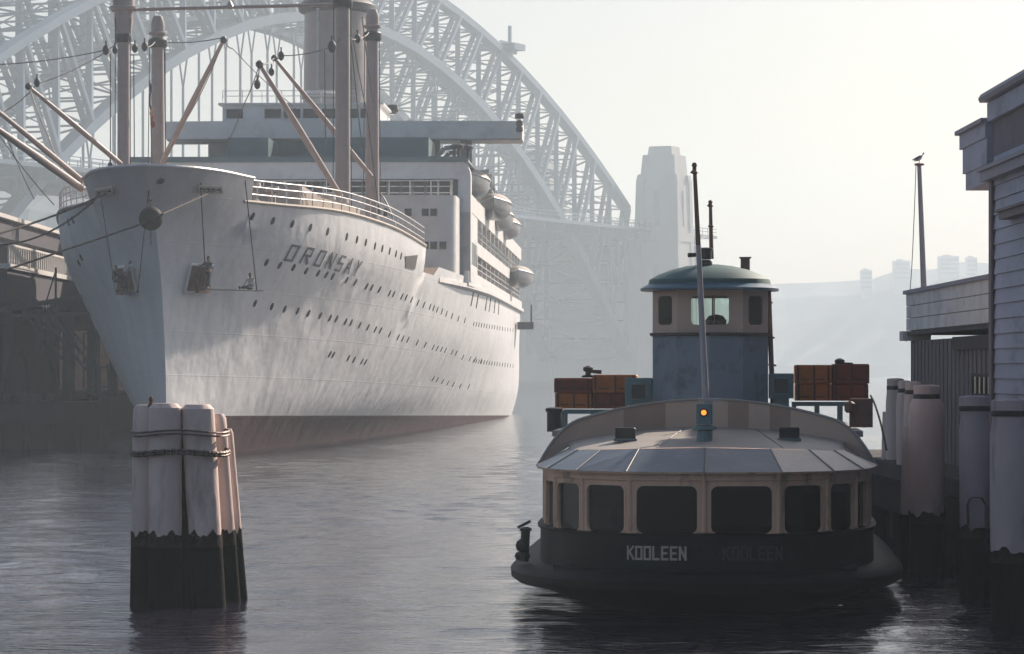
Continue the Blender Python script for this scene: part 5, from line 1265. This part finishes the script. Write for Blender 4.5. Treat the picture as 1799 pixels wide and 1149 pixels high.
m = MB(); m.box(WXN - .25, WXN + .3, 50, Yc + .55, zc0, zc0 + .22); m.box(WXN - .32, WXN + .3, 50, Yc + .62, zc0 + .221, zc0 + .31); m.build('cornice', 'cornice', nb)
m = MB(); m.box(WXN + .0, WXN + .2, 50, Yc + .3, zc0 + .311, 10.3)
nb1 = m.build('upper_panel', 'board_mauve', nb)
m = MB(); m.box(WXN - .12, WXN + .19, 50, Yc + .30, 10.301, 10.72); m.build('frieze', 'board_blue', nb)
m = MB(); rr = []
for y in (50, Yc + .5): rr.append([(WXN - .26, y, 10.75), (WXN - .30, y, 10.84), (WXN - .24, y, 10.94), (WXN, y, 11.0), (20, y, 11.2), (20, y, 10.72)])
m.loft(rr); m.build('roof_gutter', 'cornice', nb, smooth=False)
# stepped hood beyond the corner
m = MB(); a, b = Yc + .32, 82.0
for i, (z0, z1, y1, o) in enumerate(((8.95, 9.35, b - .55, .0), (9.355, 9.95, b - .3, .04), (9.955, 10.30, b, .08))):
    m.box(WXN - .08 - o, WXN + 1.2, a if z0 > zc0 + .3 else Yc + .63, y1, z0, z1)
m.build('hood_panel', 'board_blue', nb)
m = MB(); m.box(WXN - .26, WXN + 1.3, a, b + .12, 10.301, 10.40); m.build('hood_capping', 'cornice', nb)
m = MB(); zz = zpx(386, 74.3); m.box(WXN - .3, WXN - .05, 60, 74.4, zz, zz + .16); m.box(WXN - .36, WXN - .05, 60, 74.6, zz + .161, zz + .22); m.build('window_hood', 'post_brown', nb)
# --- far low shed with parapet
sd_ = thing('wharf_shed', (11.7, 90, 2.15), 'low wharf shed with pale panelled parapet and dark vertical board wall', 'building')
X1 = 11.62; ya, yb_ = 78.2, 100.2
m = MB(); za, zb_ = 5.80, 6.88; n = 3
for i in range(n):
    z0 = za + .02 + (zb_ - za) * i / n; z1 = za + (zb_ - za) * (i + 1) / n; r_ = random.Random(i); y = ya
    while y < yb_ - .3:
        L = min(yb_ - y, r_.uniform(3.2, 6.2)); o = r_.random() * .008; m.box(X1 - .05 - o, X1 + .1, y + .012, y + L - .012, z0, z1); y += L
m.build('parapet', 'board_pale', sd_)
m = MB(); m.box(X1 + .101, 24, ya, yb_, za, zb_ - .02); m.build('parapet_core', 'shed_wall', sd_)
m = MB(); m.box(X1 - .14, X1 + .22, ya, yb_ + .12, zb_ + .001, zb_ + .11); m.build('parapet_capping', 'cornice', sd_)
m = MB(); m.box(X1 - .22, X1 + .6, yb_ - .6, yb_ + .3, za - .28, za - .001); m.build('gutter_box', 'terminal_white', sd_)
m = MB(); m.box(X1 - .1, X1 + 2, ya, yb_ - .61, za - .12, za - .002); m.build('soffit', 'shed_dark', sd_)
m = MB(); z1 = za - .285
wz0, wz1 = zpx(692, 84.5), zpx(662, 84.5); wy0, wy1 = 82.7, 86.8
def wallseg(m, y0, y1, z0, z1):
    y = y0; i = 0
    while y < y1 - .01:
        L = min(.42, y1 - y); m.box(X1 + .08 + (.02 if i % 2 else 0), X1 + .2, y + .004, y + L - .004, z0, z1); y += L; i += 1
wallseg(m, wy1, yb_ - .1, 2.15, z1); wallseg(m, ya, wy0, 2.15, z1); wallseg(m, wy0, wy1, 2.15, wz0); wallseg(m, wy0, wy1, wz1, z1)
m.build('board_wall', 'shed_wall', sd_)
m = MB(); m.box(X1 + .08, X1 + .22, yb_ - .101, yb_ + .0, 2.15, z1); m.box(X1 + .22, 24, yb_ - .2, yb_ - .1, 2.15, za - .3); m.build('end_wall', 'board_mauve', sd_)
m = MB(); m.box(X1 - .02, X1 + .079, 80, 90, zpx(610, 86) - .05, zpx(598, 86) + .12); m.build('header_beam', 'shed_dark', sd_)
m = MB(); m.box(X1 + .05, X1 + .13, wy0, wy1, wz1, wz1 + .08); m.box(X1 + .05, X1 + .13, wy0, wy1, wz0 - .08, wz0)
for k in range(6): y = wy0 + (wy1 - wy0) * k / 5; m.box(X1 + .06, X1 + .12, y - .04, y + .04, wz0, wz1)
wf_ = m.build('window_frame', 'shed_dark', sd_)
m = MB(); m.box(X1 + .09, X1 + .095, wy0, wy1, wz0, wz1); m.build('pane', 'glass_clear', wf_)
m = MB(); m.box(X1 + 2.6, X1 + 2.7, 84, 96, 4.9, 2.3) if False else m.box(14.4, 14.5, 83, 99, 2.2, 4.9); m.build('inner_wall', 'canvas', sd_)
m = MB(); m.box(X1 + .5, X1 + .55, wy0 + .3, wy1 - .3, wz0, wz1); m.build('glow_panel', 'window_glow', wf_)  # glowing panel added for the warm light showing in the window
# pole with gull
pp = thing('flag_pole', at(1624, 520, 104), 'tall slim tapering pole with a flat disc top behind the shed parapet', 'pole')
a, b = at(1625, 560, 104), at(1615, 291, 104); m = MB(); m.tube((a.x, 104, 2.2), a, .11, .10, 10); m.tube(a, b, .10, .065, 10); m.build('pole', 'mast_paint', pp, smooth=True)
m = MB(); m.lathe(b, [(.09, 0), (.15, .01), (.15, .06), (.05, .08)], 12); m.build('disc', 'red_paint', pp)
m = MB(); m.path(sag(b + Vector((-.1, 0, 0)), at(1598, 520, 103), .5, 8) + [at(1592, 600, 102)], .012, 4); m.build('halyard', 'steel_wire', pp)
gb = b + Vector((0, 0, .09)); g = thing('seagull', gb, 'small seagull perched on top of the slim pole', 'bird')
m = MB(); rr = []
for t_, r_, dz in ((-.22, .008, -.02), (-.15, .025, .0), (-.08, .055, .03), (0, .07, .06), (.07, .06, .09), (.11, .04, .13), (.125, .036, .17), (.14, .042, .20), (.165, .035, .215), (.19, .012, .21), (.215, .004, .205)):
    rr.append([gb + Vector((t_ * .8 + 0, math.cos(a) * r_, .07 + dz + math.sin(a) * r_)) for a in [2 * math.pi * i / 12 for i in range(12)]])
m.loft(rr); m.build('body', 'gull_white', g, smooth=True)
for s_ in (-1, 1):
    m = MB(); rr = []
    for t_, r_, dz in ((-.27, .008, -.01), (-.15, .03, .03), (-.02, .05, .07), (.06, .04, .09)): rr.append([gb + Vector((t_ * .8, s_ * (.055 + .012 * math.cos(a)), .09 + dz + math.sin(a) * r_)) for a in [2 * math.pi * i / 8 for i in range(8)]])
    m.loft(rr); m.build('wing', 'gull_grey', g, smooth=True)
    m = MB(); m.tube(gb + Vector((0, s_ * .025, 0)), gb + Vector((.0, s_ * .025, .08)), .006, .008, 6); m.build('leg', 'rust', g)
